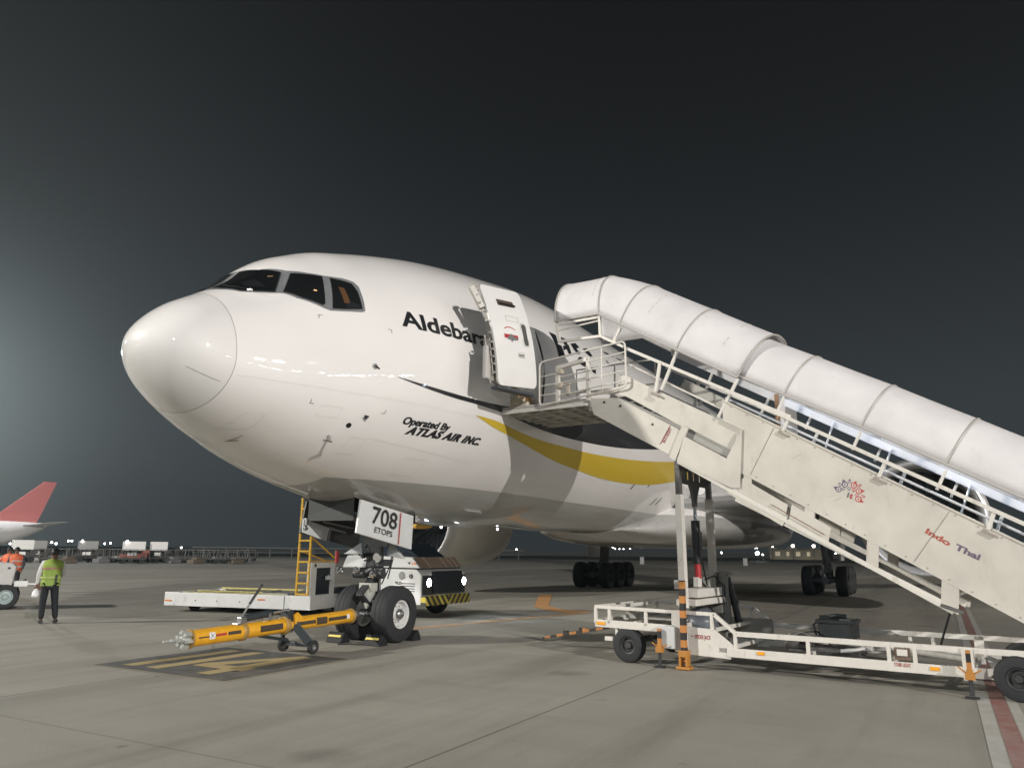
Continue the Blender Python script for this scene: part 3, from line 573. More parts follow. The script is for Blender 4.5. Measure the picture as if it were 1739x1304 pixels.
# open passenger door: outer skin swung forward, parallel to the fuselage
def door():
    BL, BR, TR, TL = Vector((4.90, -3.25, 4.695)), Vector((5.94, -3.50, 4.785)), Vector((5.68, -3.29, 6.69)), Vector((4.58, -3.05, 6.57))
    nrm = (BR - BL).cross(TL - BL).normalized()
    if nrm.y > 0: nrm = -nrm
    def P(u, v, d=0.0):
        p = BL * (1 - u) * (1 - v) + BR * u * (1 - v) + TR * u * v + TL * (1 - u) * v
        return p + nrm * (0.17 * (1 - ((v - .42) / .58) ** 2) + d) 
    d = bpy.data.objects.new('passenger_door', None)
    # rounded outline in (u, v)
    r = .10; pts = []
    for cx, cy, a0 in ((1 - r, r * .6, -90), (1 - r, 1 - r * .6, 0), (r, 1 - r * .6, 90), (r, r * .6, 180)):
        for k in range(7):
            a = R(a0 + 15 * k); pts.append((cx + r * math.cos(a), cy + r * .6 * math.sin(a)))
    def sheet(d0, d1, poly, mb):
        bm = bmesh.new()
        for dd, flip in ((d0, 0), (d1, 1)):
            a = [Vector((x, y, 0)) for x, y in poly]; vs = [bm.verts.new(v) for v in a]
            fs = [bm.faces.new([vs[i] for i in (t if not flip else t[::-1])]) for t in tessellate_polygon([a])]
            for _ in range(4):
                ed = [e for e in {e for f in fs for e in f.edges} if e.calc_length() > .09]
                if not ed: break
                bmesh.ops.subdivide_edges(bm, edges=ed, cuts=1); 
                bmesh.ops.triangulate(bm, faces=[f for f in bm.faces if len(f.verts) > 3]); fs = [f for f in bm.faces if all(abs(v.co.z) < 1e-6 for v in f.verts)]
            for v in {v for f in fs for v in f.verts}: v.co.z = 5 + dd
        for v in bm.verts: v.co = P(v.co.x, v.co.y, v.co.z - 5)
        bm.verts.index_update(); k = len(mb.v); mb.v += [tuple(v.co) for v in bm.verts]; mb.f += [tuple(k + v.index for v in f.verts) for f in bm.faces]; bm.free()
        # rim
        k = len(mb.v); m = len(poly) * 1
        dense = []
        for i in range(m):
            a, b = poly[i], poly[(i + 1) % m]; L_ = math.hypot(b[0] - a[0], b[1] - a[1]); q = max(1, int(L_ / .05))
            dense += [(a[0] + (b[0] - a[0]) * j / q, a[1] + (b[1] - a[1]) * j / q) for j in range(q)]
        q = len(dense)
        mb.v += [tuple(P(u, v, d0)) for u, v in dense] + [tuple(P(u, v, d1)) for u, v in dense]
        mb.f += [(k + i, k + (i + 1) % q, k + q + (i + 1) % q, k + q + i) for i in range(q)]
    skin = MB(); sheet(0.0, -0.045, pts, skin); skin_o = skin.build('passenger_door', mat('door_white_paint', (0.80, 0.785, 0.76), 0.32, coat=.7), plane, smooth=True, angle=50)
    inner = MB(); ins = [(.5 + (x - .5) * .90, .5 + (y - .5) * .95) for x, y in pts]; sheet(-0.05, -0.20, ins, inner); inner.build('door_inner_frame', mat('door_inner_paint', (0.33, 0.32, 0.30), .5, var=.2, scale=6), skin_o, smooth=True, angle=50)
    def dp(name, poly, m, d=.003):
        mb = MB(); a = [P(u, v, d) for u, v in poly]; mb.v = [tuple(q) for q in a]; mb.f = [tuple(range(len(a)))]; return mb.build(name, m, skin_o)
    def rr(u0, v0, u1, v1, r=.03):
        o = []
        for cx, cy, a0 in ((u1 - r, v0 + r * .6, -90), (u1 - r, v1 - r * .6, 0), (u0 + r, v1 - r * .6, 90), (u0 + r, v0 + r * .6, 180)):
            for k in range(5): a = R(a0 + 22.5 * k); o.append((cx + r * math.cos(a), cy + r * .6 * math.sin(a)))
        return o
    dp('door_window_frame', rr(.735, .40, .90, .65, .06), lgrey, .004); dp('door_window', rr(.765, .415, .875, .635, .045), mat('door_window_pane', (.10, .095, .09), .08, coat=.6), .006)
    dp('vent_flap', rr(.30, .80, .72, .865, .02), mat('vent_flap_dark', (.09, .07, .055), .5), .004); dp('vent_flap_edge', rr(.34, .812, .76, .835, .01), black, .006)
    arc = []
    for k in range(9): a = R(35 + 110 * k / 8); arc.append((.44 + .17 * math.cos(a), .53 + .055 * math.sin(a)))
    for k in range(9): a = R(145 - 110 * k / 8); arc.append((.44 + .17 * math.cos(a), .52 + .055 * math.sin(a)))
    dp('handle_marking', arc, redp, .004)
    dp('handle_marking', [(.27, .465), (.62, .465), (.62, .505), (.27, .505)], redp, .004); dp('door_handle', [(.34, .475), (.40, .49), (.42, .51), (.48, .51), (.50, .49), (.60, .475), (.60, .455), (.48, .45), (.45, .43), (.41, .45), (.34, .455)], mat('handle_grey', (.25, .25, .25), .4, .5), .007)
    def line(u0, v0, u1, v1, t=.006): return [(u0, v0), (u1, v0), (u1, v1), (u0, v1)]
    for q in (line(.40, .645, .72, .648), line(.40, .695, .72, .698), line(.40, .645, .408, .698), line(.712, .645, .72, .698)): dp('placard_outline', q, line_m, .003)
    for q in (line(.56, .285, .72, .288), line(.56, .335, .72, .338), line(.56, .285, .568, .338), line(.712, .285, .72, .338)): dp('exit_placard_outline', q, line_m, .003)
    X = (P(.7, .3) - P(.5, .3)).normalized(); Y = (P(.6, .34) - P(.6, .29)).normalized()
    flat_text('exit_lettering', 'EXIT', .05, mat('placard_text', (.12, .12, .12), .5), skin_o, P(.58, .297, .006), X, Y, bold=.002, width=.14, height=.045)
    # hinge arm and mechanism on the forward edge
    h = MB(); A_, B_ = P(-.02, .99, -.12), P(.03, .80, -.14)
    h.beam(P(-.10, .97, -.10), P(-.02, .75, -.10), .13, .10); h.beam(P(-.13, .97, -.1), P(.02, .99, -.06), .05, .06); h.beam(P(.0, .45, -.16), P(0, .05, -.16), .16, .10)
    for v in (.12, .2, .27, .34, .41, .5, .62, .72, .8, .88, .94): h.box(P(-.03 if v < .75 else -.09, v, -.06), (.05, .05, .035))
    h.tube([P(-.09, .48, -.13), P(-.09, .02, -.10)], .018, 8); h.tube([P(-.04, .45, -.08), P(-.05, .10, -.07)], .012, 8)
    h.build('door_mechanism', mat('mechanism_grey', (.40, .38, .34), .45, .2, var=.25, scale=9), skin_o, bevel=.006)
    hb = MB(); hb.beam(P(.25, .30, -.22), Vector((6.38, -2.75, 5.35)), .10, .34); hb.build('door_hinge_arm', lgrey, skin_o, bevel=.02)
    sb = MB(); sb.box(P(-.10, .22, -.16), (.16, .10, .62)); sb.build('slide_cover', mat('slide_cover_grey', (.50, .48, .45), .5), skin_o, bevel=.03)
    ub = MB(); ub.box(P(.5, -.03, -.12), (1.0, .2, .06), rz=R(-13.6)); ub.build('door_bustle', mat('bustle_dark', (.06, .065, .075), .5), skin_o, bevel=.02)
door()

# nose gear
ng = MB(); ng.tube([(5.72, 0, 3.4), (5.86, 0, 1.25)], .15, 20); ng.tube([(5.86, 0, 1.3), (5.89, 0, .50)], .095, 18); ng.tube([(5.89, -.52, .53), (5.89, .52, .53)], .075, 14)
ng.tube([(5.80, .12, 1.95), (4.7, .30, 3.0)], .05, 10); ng.tube([(5.80, -.12, 1.95), (4.7, -.30, 3.0)], .05, 10); ng.box((5.80, 0, 1.95), (.24, .5, .22)); ng.tube([(5.72, 0, 2.2), (6.3, 0, 3.1)], .06, 10)
ng_o = ng.build('nose_gear', mat('gear_leg_grey', (.20, .205, .20), .42, .2, var=.2, scale=6), plane, smooth=True)
for y in (-.46, .46):
    a, b = MB(), MB(); wheel(a, b, (5.89, y, .54), (0, 1 if y > 0 else -1, 0), .54, .42, .26, 48)
    a.build('nose_wheel_tyre', rubber2 if 0 else rubber, ng_o, smooth=True); b.build('nose_wheel_rim', mat('wheel_rim_white', (.62, .62, .60), .4, var=.08, scale=9), ng_o, smooth=True)
    c = MB(); s_ = 1 if y > 0 else -1; c.lathe((5.89, y + s_ * .04, .54), (0, s_, 0), [(0, .11), (.12, .10), (.15, .07), (.16, 0)], 20)
    for k in range(10): a_ = k * math.tau / 10; c.tube([(5.89 + .155 * math.cos(a_), y + s_ * .06, .54 + .155 * math.sin(a_)), (5.89 + .155 * math.cos(a_), y + s_ * .085, .54 + .155 * math.sin(a_))], .016, 6)
    c.build('wheel_hub', steel, ng_o, smooth=True)
st = MB(); st.box((5.78, 0, 1.52), (.34, .62, .13)); st.tube([(5.66, -.34, 1.38), (5.66, .34, 1.38)], .06, 12); st.tube([(5.62, -.36, 1.30), (5.62, -.1, 1.30)], .085, 14); st.tube([(5.62, .36, 1.30), (5.62, .1, 1.30)], .085, 14); st.tube([(5.7, -.18, 1.62), (5.7, .18, 1.62)], .09, 12)
st.build('steering_unit', dark, ng_o, smooth=True)
st = MB(); st.beam((5.70, -.02, 1.22), (5.36, 0, .92), .18, .05); st.beam((5.36, 0, .92), (5.76, 0, .62), .16, .05); st.build('torque_link', dark, ng_o, bevel=.01)
st = MB(); st.box((5.62, 0, 1.05), (.20, .30, .16)); st.lathe((5.62, 0, .86), (0, 0, 1), [(-.22, .04), (-.05, .10), (.05, .145), (.14, .15), (.14, 0)], 18); st.build('tow_fitting', mat('tow_fitting_pale', (.45, .45, .40), .45, var=.15, scale=7), ng_o, smooth=True)
for y, x in ((-.25, 5.55), (.28, 5.55)):
    c = MB(); c.lathe((x, y, 1.62), (-1, 0, -.15), [(-.12, 0), (-.1, .06), (0, .095), (.02, .095), (.02, 0)], 20); c.build('taxi_light', chrome, ng_o, smooth=True)
for x, y, z in ((5.54, .24, 1.38), (5.54, .70, 1.36), (5.50, -.20, 1.30)):
    c = MB(); c.lathe((x, y, z), (-1, 0, 0), [(-.06, .05), (0, .08), (.04, .065), (.07, 0)], 16); c.build('steering_end_cap', chrome, ng_o, smooth=True)
c = MB(); c.prism([(5.52, .62, 1.42), (5.52, .10, 1.42), (5.52, .06, 1.52), (5.52, .16, 1.66), (5.52, .50, 1.66)], None, (.22, 0, 0)); c.build('gear_fairing_box', lgrey, ng_o, bevel=.03)
c = MB(); c.prism([(5.70, .75, 1.68), (5.70, .30, 1.92), (5.70, .25, 1.68)], None, (.1, 0, 0)); c.build('gear_fairing', lgrey, ng_o, bevel=.01); c = MB(); c.prism([(5.9, -.25, 1.92), (5.9, -.20, 1.66), (5.9, -.62, 1.60)], None, (.1, 0, 0)); c.build('gear_fairing', lgrey, ng_o, bevel=.01)
c = MB(); c.tube([(5.50, .74, 1.74), (5.50, .74, 1.50)], .04, 10); c.build('red_bypass_pin', redp, ng_o)
random.seed(21)
for k in range(16):
    c = MB(); q_ = Vector((5.52 + random.random() * .3, -.28 + random.random() * .62, 1.14 + random.random() * .62))
    if k % 3 == 0: c.tube([q_, q_ + Vector((random.uniform(-.05, .05), random.uniform(-.22, .22), random.uniform(-.12, .12)))], random.uniform(.015, .035), 10)
    elif k % 3 == 1: c.box(q_, (random.uniform(.05, .12), random.uniform(.05, .14), random.uniform(.04, .10)), rz=random.random())
    else: c.lathe(q_, (random.uniform(-1, 0), random.uniform(-.5, .5), .3), [(-.04, 0), (-.04, .03), (.03, .035), (.045, .02), (.045, 0)], 12)
    c.build('gear_fitting', (steel, dark, greym, chrome)[k % 4], ng_o, smooth=True)
for pts in ([(5.75, -.2, 1.9), (5.62, -.32, 1.7), (5.66, -.3, 1.5), (5.7, -.16, 1.3), (5.8, -.14, .9)], [(5.8, -.18, 2.1), (5.98, -.3, 1.8), (5.9, -.3, 1.45), (5.85, -.15, 1.1)], [(5.75, .1, 2.0), (5.6, .16, 1.7), (5.62, .05, 1.45), (5.72, .1, 1.1)], [(5.7, -.1, 1.7), (5.52, -.18, 1.55), (5.6, -.22, 1.35), (5.74, -.12, 1.2), (5.78, -.1, .8)], [(6.0, -.12, 1.9), (6.06, -.25, 1.6), (5.95, -.22, 1.2)]):
    c = MB(); c.tube(pts, .013, 7); c.build('hydraulic_hose', black, ng_o, smooth=True)
# hanging nose-gear doors
def gear_door(y, name, m):
    mb = MB(); q = [(4.44, y, 2.685), (6.11, y, 2.455), (6.05, y - (.02 if y < 0 else -.02), 1.785), (4.33, y - (.02 if y < 0 else -.02), 2.07)]
    mb.prism(q, None, (0, .05 if y < 0 else -.05, 0)); return mb.build(name, m, plane, bevel=.008)
gd = gear_door(-.69, 'nose_gear_door', lgrey); gd['label'] = 'white hanging gear door marked 708 ETOPS'
X = (Vector((6.11, 0, 2.455)) - Vector((4.44, 0, 2.685))).normalized(); X = (Vector((6.05, 0, 1.785)) - Vector((4.33, 0, 2.07))).normalized() * .5 + X * .5
X = X.normalized(); Y = Vector((.13, 0, 1)).normalized()
flat_text('door_number', '708', .4, black, gd, (4.74, -.716, 2.275), X, Y, bold=.004, width=.78, height=.315)
flat_text('door_lettering', 'ETOPS', .2, black, gd, (4.83, -.716, 2.10), X, Y, bold=.002, width=.56, height=.105)
mb = MB(); mb.v = [(5.62, -.718, 2.50), (5.65, -.718, 2.496), (5.60, -.722, 1.88), (5.57, -.722, 1.885)]; mb.v = [(x, y - .006, z) for x, y, z in mb.v]; mb.f = [(0, 1, 2, 3)]; mb.build('red_door_line', redp, gd)
gs = gear_door(.69, 'nose_gear_door', mat('gear_door_inner', (.045, .045, .043), .55, var=.25, scale=3)); gs['label'] = 'dark inner face of the far gear door'
mb = MB(); mb.prism([(4.335, .625, 2.34), (5.08, .625, 2.19), (5.03, .625, 1.93), (4.335, .625, 2.085)], None, (0, .01, 0)); mb.build('door_light_patch', lgrey, gs)  # pale plate stands in for light striking the door's lower front
mb = MB(); mb.box((4.40, .60, 2.28), (.07, .08, .14)); mb.box((4.40, .60, 2.16), (.09, .05, .05)); mb.build('door_latch', steel, gs, bevel=.01)
mb = MB(); mb.beam((4.75, .62, 2.62), (5.6, .62, 2.45), .04, .04); mb.beam((4.9, .62, 2.3), (5.8, .62, 2.2), .04, .03); mb.build('door_rib', greym, gs)

# wing-body fairing, wings, engines, main gear, tail
def loft(name, secs, m, parent, closed=True, smooth=True):
    mb = MB(); n = len(secs[0])
    for s in secs: mb.v += [tuple(p) for p in s]
    for i in range(len(secs) - 1):
        for j in range(n): a, b = i * n + j, i * n + (j + 1) % n; mb.f.append((a, b, b + n, a + n))
    mb.f.append(tuple(range(n))[::-1]); mb.f.append(tuple((len(secs) - 1) * n + j for j in range(n)))
    return mb.build(name, m, parent, smooth=smooth, angle=50)
secs = []
for x, w_, zt, zb in ((16.6, 1.2, 2.55, 2.42), (17.6, 2.2, 2.9, 2.20), (19, 2.9, 3.5, 2.05), (21, 3.35, 3.9, 1.95), (24, 3.6, 4.1, 1.92), (30, 3.7, 4.1, 1.92), (35, 3.5, 3.9, 2.0), (39, 2.7, 3.3, 2.2), (42, 1.2, 2.9, 2.45)):
    secs.append([(x, w_ * math.copysign(abs(math.cos(a)) ** .6, math.cos(a)), (zt + zb) / 2 + (zt - zb) / 2 * math.copysign(abs(math.sin(a)) ** .75, math.sin(a))) for a in [math.tau * k / 48 for k in range(48)]])
loft('wing_body_fairing', secs, fus_m, plane)
wing_m = mat('wing_grey_paint', (.38, .385, .39), .4, var=.05, coat=.3)
def foil(x, y, z, c, t): 
    o = []
    for k in range(24):
        a = math.tau * k / 24; xx = .5 - .5 * math.cos(a); yy = t * 2.6 * (.2969 * math.sqrt(xx) - .126 * xx - .3516 * xx ** 2 + .2843 * xx ** 3 - .1015 * xx ** 4); o.append((x + xx * c, y, z + (yy if a < math.pi else -yy) * c))
    return o
for s in (-1, 1):
    loft('wing', [foil(18.6, s * 2.4, 3.35, 13.2, .11), foil(24.0, s * 9.7, 4.25, 8.6, .10), foil(30.5, s * 19.5, 5.4, 5.4, .09), foil(38.5, s * 30.2, 6.9, 1.8, .09)], wing_m, plane).location = (0, 0, 0)
    lip = mat('polished_inlet_lip', (.85, .85, .85), .30, .55); nac_m = mat('nacelle_paint', (.80, .78, .71), .34, var=.06, coat=.5, dirt=.3, dirt_col=(.3, .28, .25)); cy, cz = s * 9.62, 2.92
    e = MB(); e.lathe((20.5, cy, cz), (1, 0, 0), [(.42, 1.855), (.9, 1.93), (1.8, 1.975), (3.2, 1.95), (4.6, 1.83), (5.8, 1.62), (5.8, 1.45), (4.4, 1.5)], 72); eo = e.build('engine_nacelle', nac_m, plane, smooth=True, angle=60)
    e = MB(); e.lathe((20.5, cy, cz), (1, 0, 0), [(.30, 1.555), (.10, 1.62), (.02, 1.67), (0, 1.72), (.03, 1.765), (.12, 1.80), (.42, 1.853)], 72); e.build('inlet_lip', lip, eo, smooth=True, angle=80)
    e = MB(); e.lathe((20.5, cy, cz), (1, 0, 0), [(.30, 1.556), (.8, 1.53), (1.7, 1.56), (1.9, 1.56)], 72); e.build('inlet_duct', mat('inlet_duct_grey', (.45, .45, .44), .35, .5), eo, smooth=True)
    e = MB()
    for k in range(22):
        a = math.tau * k / 22
        def pt(r, da, dx): return (22.1 + dx, cy + r * math.cos(a + da), cz + r * math.sin(a + da))
        for r0, r1, d0, d1 in ((.42, .9, 0, .05), (.9, 1.3, .05, .02), (1.3, 1.54, .02, -.05)):
            q = [pt(r0, d0, 0), pt(r1, d1, 0), pt(r1, d1 + .17, .30), pt(r0, d0 + .26, .30)]; kk = len(e.v); e.v += q; e.f.append((kk, kk + 1, kk + 2, kk + 3))
    e.build('fan', mat('fan_blade_titanium', (.30, .31, .32), .35, .6), eo, smooth=True)
    e = MB(); e.lathe((20.9, cy, cz), (1, 0, 0), [(.5, 0), (.62, .12), (.85, .28), (1.25, .42), (1.6, .44)], 32); e.build('spinner', dark, eo, smooth=True)
    e = MB(); e.lathe((22.6, cy, cz), (1, 0, 0), [(0, 0.0), (0, 1.56)], 48); e.build('duct_shade_plate', mat('duct_shade_grey', (.11, .12, .125), .5), eo)  # flat dark disc behind the fan stands in for shade in the duct
    e = MB(); e.lathe((25.8, cy, cz), (1, 0, 0), [(0, 1.2), (1.2, .9), (2.2, .45), (2.6, .1), (2.6, 0)], 32); e.build('exhaust_cone', greym, eo, smooth=True)
    e = MB(); e.prism([(23.6, cy - .2, 4.6), (28.5, cy - .2, 4.2), (29.5, cy - .2, 3.9), (27.5, cy - .2, 3.4), (24, cy - .2, 4.2)], None, (0, .4, 0)); e.build('engine_pylon', wing_m, eo, bevel=.05)
    e = MB(); e.box((23.0, cy + (1.93 if s < 0 else -1.93) * .8, cz + 1.1), (.7, .12, .25)); e.build('nacelle_strake', nac_m, eo, bevel=.03)
    # main gear
    gy = s * 5.49; g = MB(); g.tube([(31.6, gy - s * .2, 4.2), (31.77, gy, 1.3)], .24, 18); g.tube([(31.77, gy, 1.4), (31.77, gy, .66)], .17, 16); g.beam((30.2, gy, .64), (33.3, gy, .64), .26, .28)
    g.tube([(31.75, gy - s * .1, 2.6), (31.75, gy - s * 2.2, 3.2)], .1, 12); g.tube([(31.75, gy, 2.0), (29.6, gy - s * .8, 3.4)], .09, 12); g.beam((31.55, gy, 1.35), (31.1, gy, .95), .3, .08)
    for k in range(3): g.tube([(30.32 + 1.45 * k, gy - .72, .64), (30.32 + 1.45 * k, gy + .72, .64)], .09, 12)
    go = g.build('main_gear', mat('main_gear_grey', (.13, .13, .13), .5, .2, var=.2, scale=5), plane, smooth=True)
    for k in range(3):
        for q in (-.70, .70):
            a, b = MB(), MB(); wheel(a, b, (30.32 + 1.45 * k, gy + q, .635), (0, 1 if q > 0 else -1, 0), .635, .50, .28, 32)
            a.build('main_wheel_tyre', rubber, go, smooth=True); b.build('main_wheel_rim', dark, go, smooth=True)
    g = MB(); g.prism([(30.7, gy + s * .75, 3.6), (32.9, gy + s * .75, 3.6), (32.7, gy + s * .55, 1.5), (31.0, gy + s * .55, 1.5)], None, (0, s * .05, 0)); g.build('main_gear_door', lgrey, go)
loft('vertical_fin', [[(52.5, -.35, 8.1), (62, -.2, 8.0), (62, .2, 8.0), (52.5, .35, 8.1)], [(60.2, -.1, 18.3), (63.6, -.06, 18.3), (63.6, .06, 18.3), (60.2, .1, 18.3)]], fus_m, plane, smooth=False)
for s in (-1, 1): loft('tailplane', [foil(55, s * 1.0, 6.6, 6.5, .09), foil(61.5, s * 10.7, 7.9, 2.2, .08)], wing_m, plane)
emit_w = mat('white_glow', (1, 1, 1), .3, emit=(.9, .97, 1), estr=6)
for x, y, z in ((8.9, .5, 2.32), (10.6, -.1, 2.315)):
    c = MB(); c.lathe((x, y, z), (0, 0, -1), [(-.03, .03), (.01, .028), (.025, .015), (.03, 0)], 16); c.build('belly_glow_dot', emit_w, plane, smooth=True)  # small glowing dots on the belly
mb = MB(); mb.box((9.5, 1.6, 2.42), (.5, .25, .22)); mb.tube([(9.2, 1.5, 2.4), (9.9, 1.5, 2.4)], .07, 10); 
mb.build('ground_service_valve', yellow, plane, bevel=.02)
c = MB(); c.lathe((19.55, -2.98, 3.9), (-1, -.35, 0), [(-.3, .17), (0, .17), (.02, 0)], 24); c.build('landing_light', mat('landing_lens', (.8, .8, .8), .15, emit=(.8, .82, .8), estr=.12), plane, smooth=True)

lamp('vestibule_fill', 'POINT', (6.9, -1.7, 6.3), 26, (.80, .88, 1.0), .15)  # unseen lamp added so the door opening does not render black

# ------------------------------------------------------------------ mobile passenger stairs (local frame: x = away from the aircraft, y = across, z = up)
ST = thing('passenger_stairs', 'cream towable boarding stairs with arched white canopy docked at the open aircraft door', 'boarding stairs', (5.75, -5.3, 0), R(-96))
SL = -0.5915; TH = 0.035
def P(u, o, z): return (u, o, z)
def panel(name, pts, o=0.0, th=TH, m=cream, parent=ST, bevel=.004):
    mb = MB(); mb.prism([(u, o, z) for u, z in pts], None, (0, th, 0)); return mb.build(name, m, parent, bevel=bevel)
def bars(name, L, a=.05, b=None, m=cream2, parent=ST, rnd=False, bevel=.004):
    if len(L) > 1 and name not in ('gate_bars', 'inner_gate_bars', 'platform_joists', 'far_gate', 'canopy_side_rail', 'mast_crosshead'):
        return [bars(name, [q], a, b, m, parent, rnd, bevel) for q in L][0]
    mb = MB()
    for q in L:
        if rnd: mb.tube(q, a / 2, 10)
        else:
            for i in range(len(q) - 1): mb.beam(q[i], q[i + 1], a, b or a)
    return mb.build(name, m, parent, smooth=rnd, bevel=0 if rnd else bevel)
def ups(u): return 4.55 - .594 * (u - 2.14)
W0, W1 = 0.0, 1.78
topz = lambda u: 4.16 + SL * (u - 1.995)
botz = lambda u: 3.03 + SL * (u - 2.108)
for o, s in ((W0, 1), (W1, -1)):
    oo = o if s > 0 else o - TH
    p1 = panel('stair_side_panel', [(1.86, topz(1.86)), (7.33, 1.005), (7.33, .05), (7.16, .05), (2.09, 3.03), (2.17, 3.70), (1.86, 3.875)], oo)
    if s > 0:
        side = p1
        for a, b in (((2.665, 3.70), (2.26, 2.99)), ((4.93, 2.36), (4.44, 1.69))):
            mb = MB(); mb.beam((a[0], -.0015, a[1]), (b[0], -.0015, b[1]), .003, .010, upv=(0, 1, 0)); mb.build('panel_seam', mat('seam_brown', (.25, .22, .18), .7), side)  # thin brown strip along each panel seam
        mb = MB(); mb.beam((1.88, -.004, topz(1.88) - .035), (7.3, -.004, topz(7.3) - .035), .008, .006, upv=(0, 1, 0)); mb.build('panel_edge_joint', mat('seam_brown', (.25, .22, .18), .7), side)
    panel('upper_side_panel', [(.02, 4.90), (2.17, 3.70), (2.02, 3.36), (1.30, 3.78), (1.16, 3.83), (.12, 4.47), (-.05, 4.50), (-.30, 4.56), (-.62, 4.56), (-.62, 4.62), (-.05, 4.66)], oo + s * .05, .03)
    panel('sliding_beam', [(-.60, 4.50), (-.02, 4.45), (1.20, 3.735), (.93, 3.37), (-.52, 4.20)], oo + s * .015, .03)
    panel('beam_end_bracket', [(1.17, 3.86), (1.27, 3.80), (1.02, 3.27), (.92, 3.34)], oo - s * .02, .05)
    panel('bracket_plate', [(1.20, 3.67), (1.90, 3.26), (2.17, 3.71), (2.09, 2.78), (1.95, 2.79), (1.06, 3.26)], oo - s * .035, .03)
    # lower truss
    bars('truss_chord', [[(1.06, oo + .01, 3.26), (4.86, oo + .01, 3.26 + SL * 3.8 * .985)]], .05, .06)
    bars('truss_chord', [[(2.00, oo + .03, 2.62), (4.80, oo + .03, 2.62 + SL * 2.8 * .90)]], .05, .07)
    for u, ww in ((2.22, .12), (3.12, .14), (3.95, .15), (4.86, .20)):
        z0 = botz(u) + .04; z1 = 3.26 + SL * .985 * (u - 1.06) + .03
        panel('truss_post', [(u - ww / 2, z0 + .06), (u + ww / 2, z0 - .02), (u + ww / 2 - .05, z1 - .06), (u - ww / 2 - .05, z1 + .02)], oo + s * .004, .03)
    for u0, u1 in ((2.12, 2.80), (2.86, 3.40)):
        panel('truss_cover', [(u0, 3.26 + SL * .985 * (u0 - 1.06) + .30), (u1, 3.26 + SL * .985 * (u1 - 1.06) + .26), (u1 - .06, 3.26 + SL * .985 * (u1 - 1.06) + .05), (u0 - .06, 3.26 + SL * .985 * (u0 - 1.06) + .05)], oo - s * .006, .03)
    panel('lower_slot_plate', [(1.86, 2.73), (2.02, 2.78), (2.80, 2.34), (2.70, 2.19)], oo - s * .01, .03)
bt_ = MB()
for k in range(21):
    u = 2.0 + k * .25
    bt_.lathe((u, 0, topz(u) - .07), (0, -1, 0), [(0, .011), (.006, .010), (.009, .004), (.009, 0)], 8)
    if u < 6.9: bt_.lathe((u + .1, 0, botz(u + .1) + .06), (0, -1, 0), [(0, .011), (.006, .010), (.009, .004), (.009, 0)], 8)
bt_.build('bolt_row', mat('bolt_grey', (.36, .33, .28), .5, .3), side)
for (u, z), L_ in (((4.12, 2.9), .10), ((3.46, 2.55), .12), ((3.40, 2.60), .07), ((5.9, 1.1), .2), ((2.9, 3.2), .15)):
    mb = MB(); mb.beam((u, -.001, z), (u + L_, -.001, z + .4 * L_), .002, .006, upv=(0, 1, 0)); mb.build('scratch', mat('scratch_brown', (.30, .25, .19), .8), side)
for u, z in ((.02, 4.30), (.62, 3.92), (-.30, 4.40)):
    mb = MB(); mb.lathe((u, .012, z), (0, -1, 0), [(0, .022), (.006, .02), (.006, 0)], 12); mb.build('pivot_hole', black, ST)
bars('roller_pivot', [[(4.72, -.06, 1.14), (4.98, -.06, 1.05)]], .05, m=steel, rnd=True)
bars('red_wear_strip', [[(2.55, -.03, 2.52), (3.3, -.03, 2.06)]], .012, m=mat('rust_red', (.22, .13, .09), .7))
bars('drag_rod', [[(4.80, .5, 1.12), (4.55, .9, .50)]], .03, m=dark, rnd=True)
# treads between the sides
mb = MB()
for k in range(27):
    u = 2.15 + k * .187; z = botz(u) + .62
    mb.box((u, (W0 + W1) / 2, z), (.25, W1 - .26, .02)); mb.box((u - .125, (W0 + W1) / 2, z - .04), (.01, W1 - .26, .10))
mb.build('stair_treads', greym, ST)
mb = MB()
for k in range(12):
    u = -.05 + k * .18; z = 4.47 + SL * u * 1.0 - .02
    mb.box((u, (W0 + W1) / 2, z), (.23, W1 - .26, .02)); mb.box((u - .115, (W0 + W1) / 2, z - .04), (.01, W1 - .26, .10))
mb.build('upper_stair_treads', greym, ST)
# platform with grid below
pf = MB(); pf.box((-1.78, .95, 4.475), (2.12, 1.86, .03)); pf_o = pf.build('platform_floor', mat('underside_plate', (.42, .405, .37), .6, var=.15, scale=3, dirt=.3), ST)
bars('platform_edge', [[(-2.84, .05, 4.445), (-.68, .05, 4.445)], [(-2.84, 1.86, 4.445), (-.68, 1.86, 4.445)], [(-2.82, .05, 4.445), (-2.82, 1.86, 4.445)], [(-.68, .05, 4.445), (-.68, 1.86, 4.445)]], .05, .13, parent=pf_o)
bars('platform_joists', [[(-2.8, o, 4.42), (-.7, o, 4.42)] for o in (.36, .68, 1.0, 1.32, 1.62)] + [[(u, .06, 4.40), (u, 1.84, 4.40)] for u in (-2.45, -2.05, -1.65, -1.25, -.95)], .04, .08, m=mat('underside_grey', (.55, .53, .48), .6, var=.2, scale=4, dirt=.4), parent=pf_o)
mb = MB(); mb.beam((-2.90, .0, 4.39), (-2.90, 1.95, 4.39), .09, .10); mb.build('rubber_bumper', mat('bumper_grey', (.20, .19, .17), .7), pf_o, bevel=.03)
mb = MB(); mb.lathe((-2.90, -.03, 4.40), (0, -1, 0), [(-.05, .055), (.03, .055), (.04, .03), (.045, 0)], 16); mb.build('bumper_cap', cream2, pf_o, smooth=True)
mb = MB(); mb.box((-2.93, .10, 4.485), (.10, .24, .05)); mb.build('red_bumper_lamp', mat('red_lens', (.5, .02, .03), .3, emit=(.9, .05, .08), estr=.35), pf_o, bevel=.01)
bars('platform_support', [[(-.70, .2, 4.36), (.45, .2, 3.95)], [(-.70, 1.6, 4.36), (.45, 1.6, 3.95)]], .06, .10)
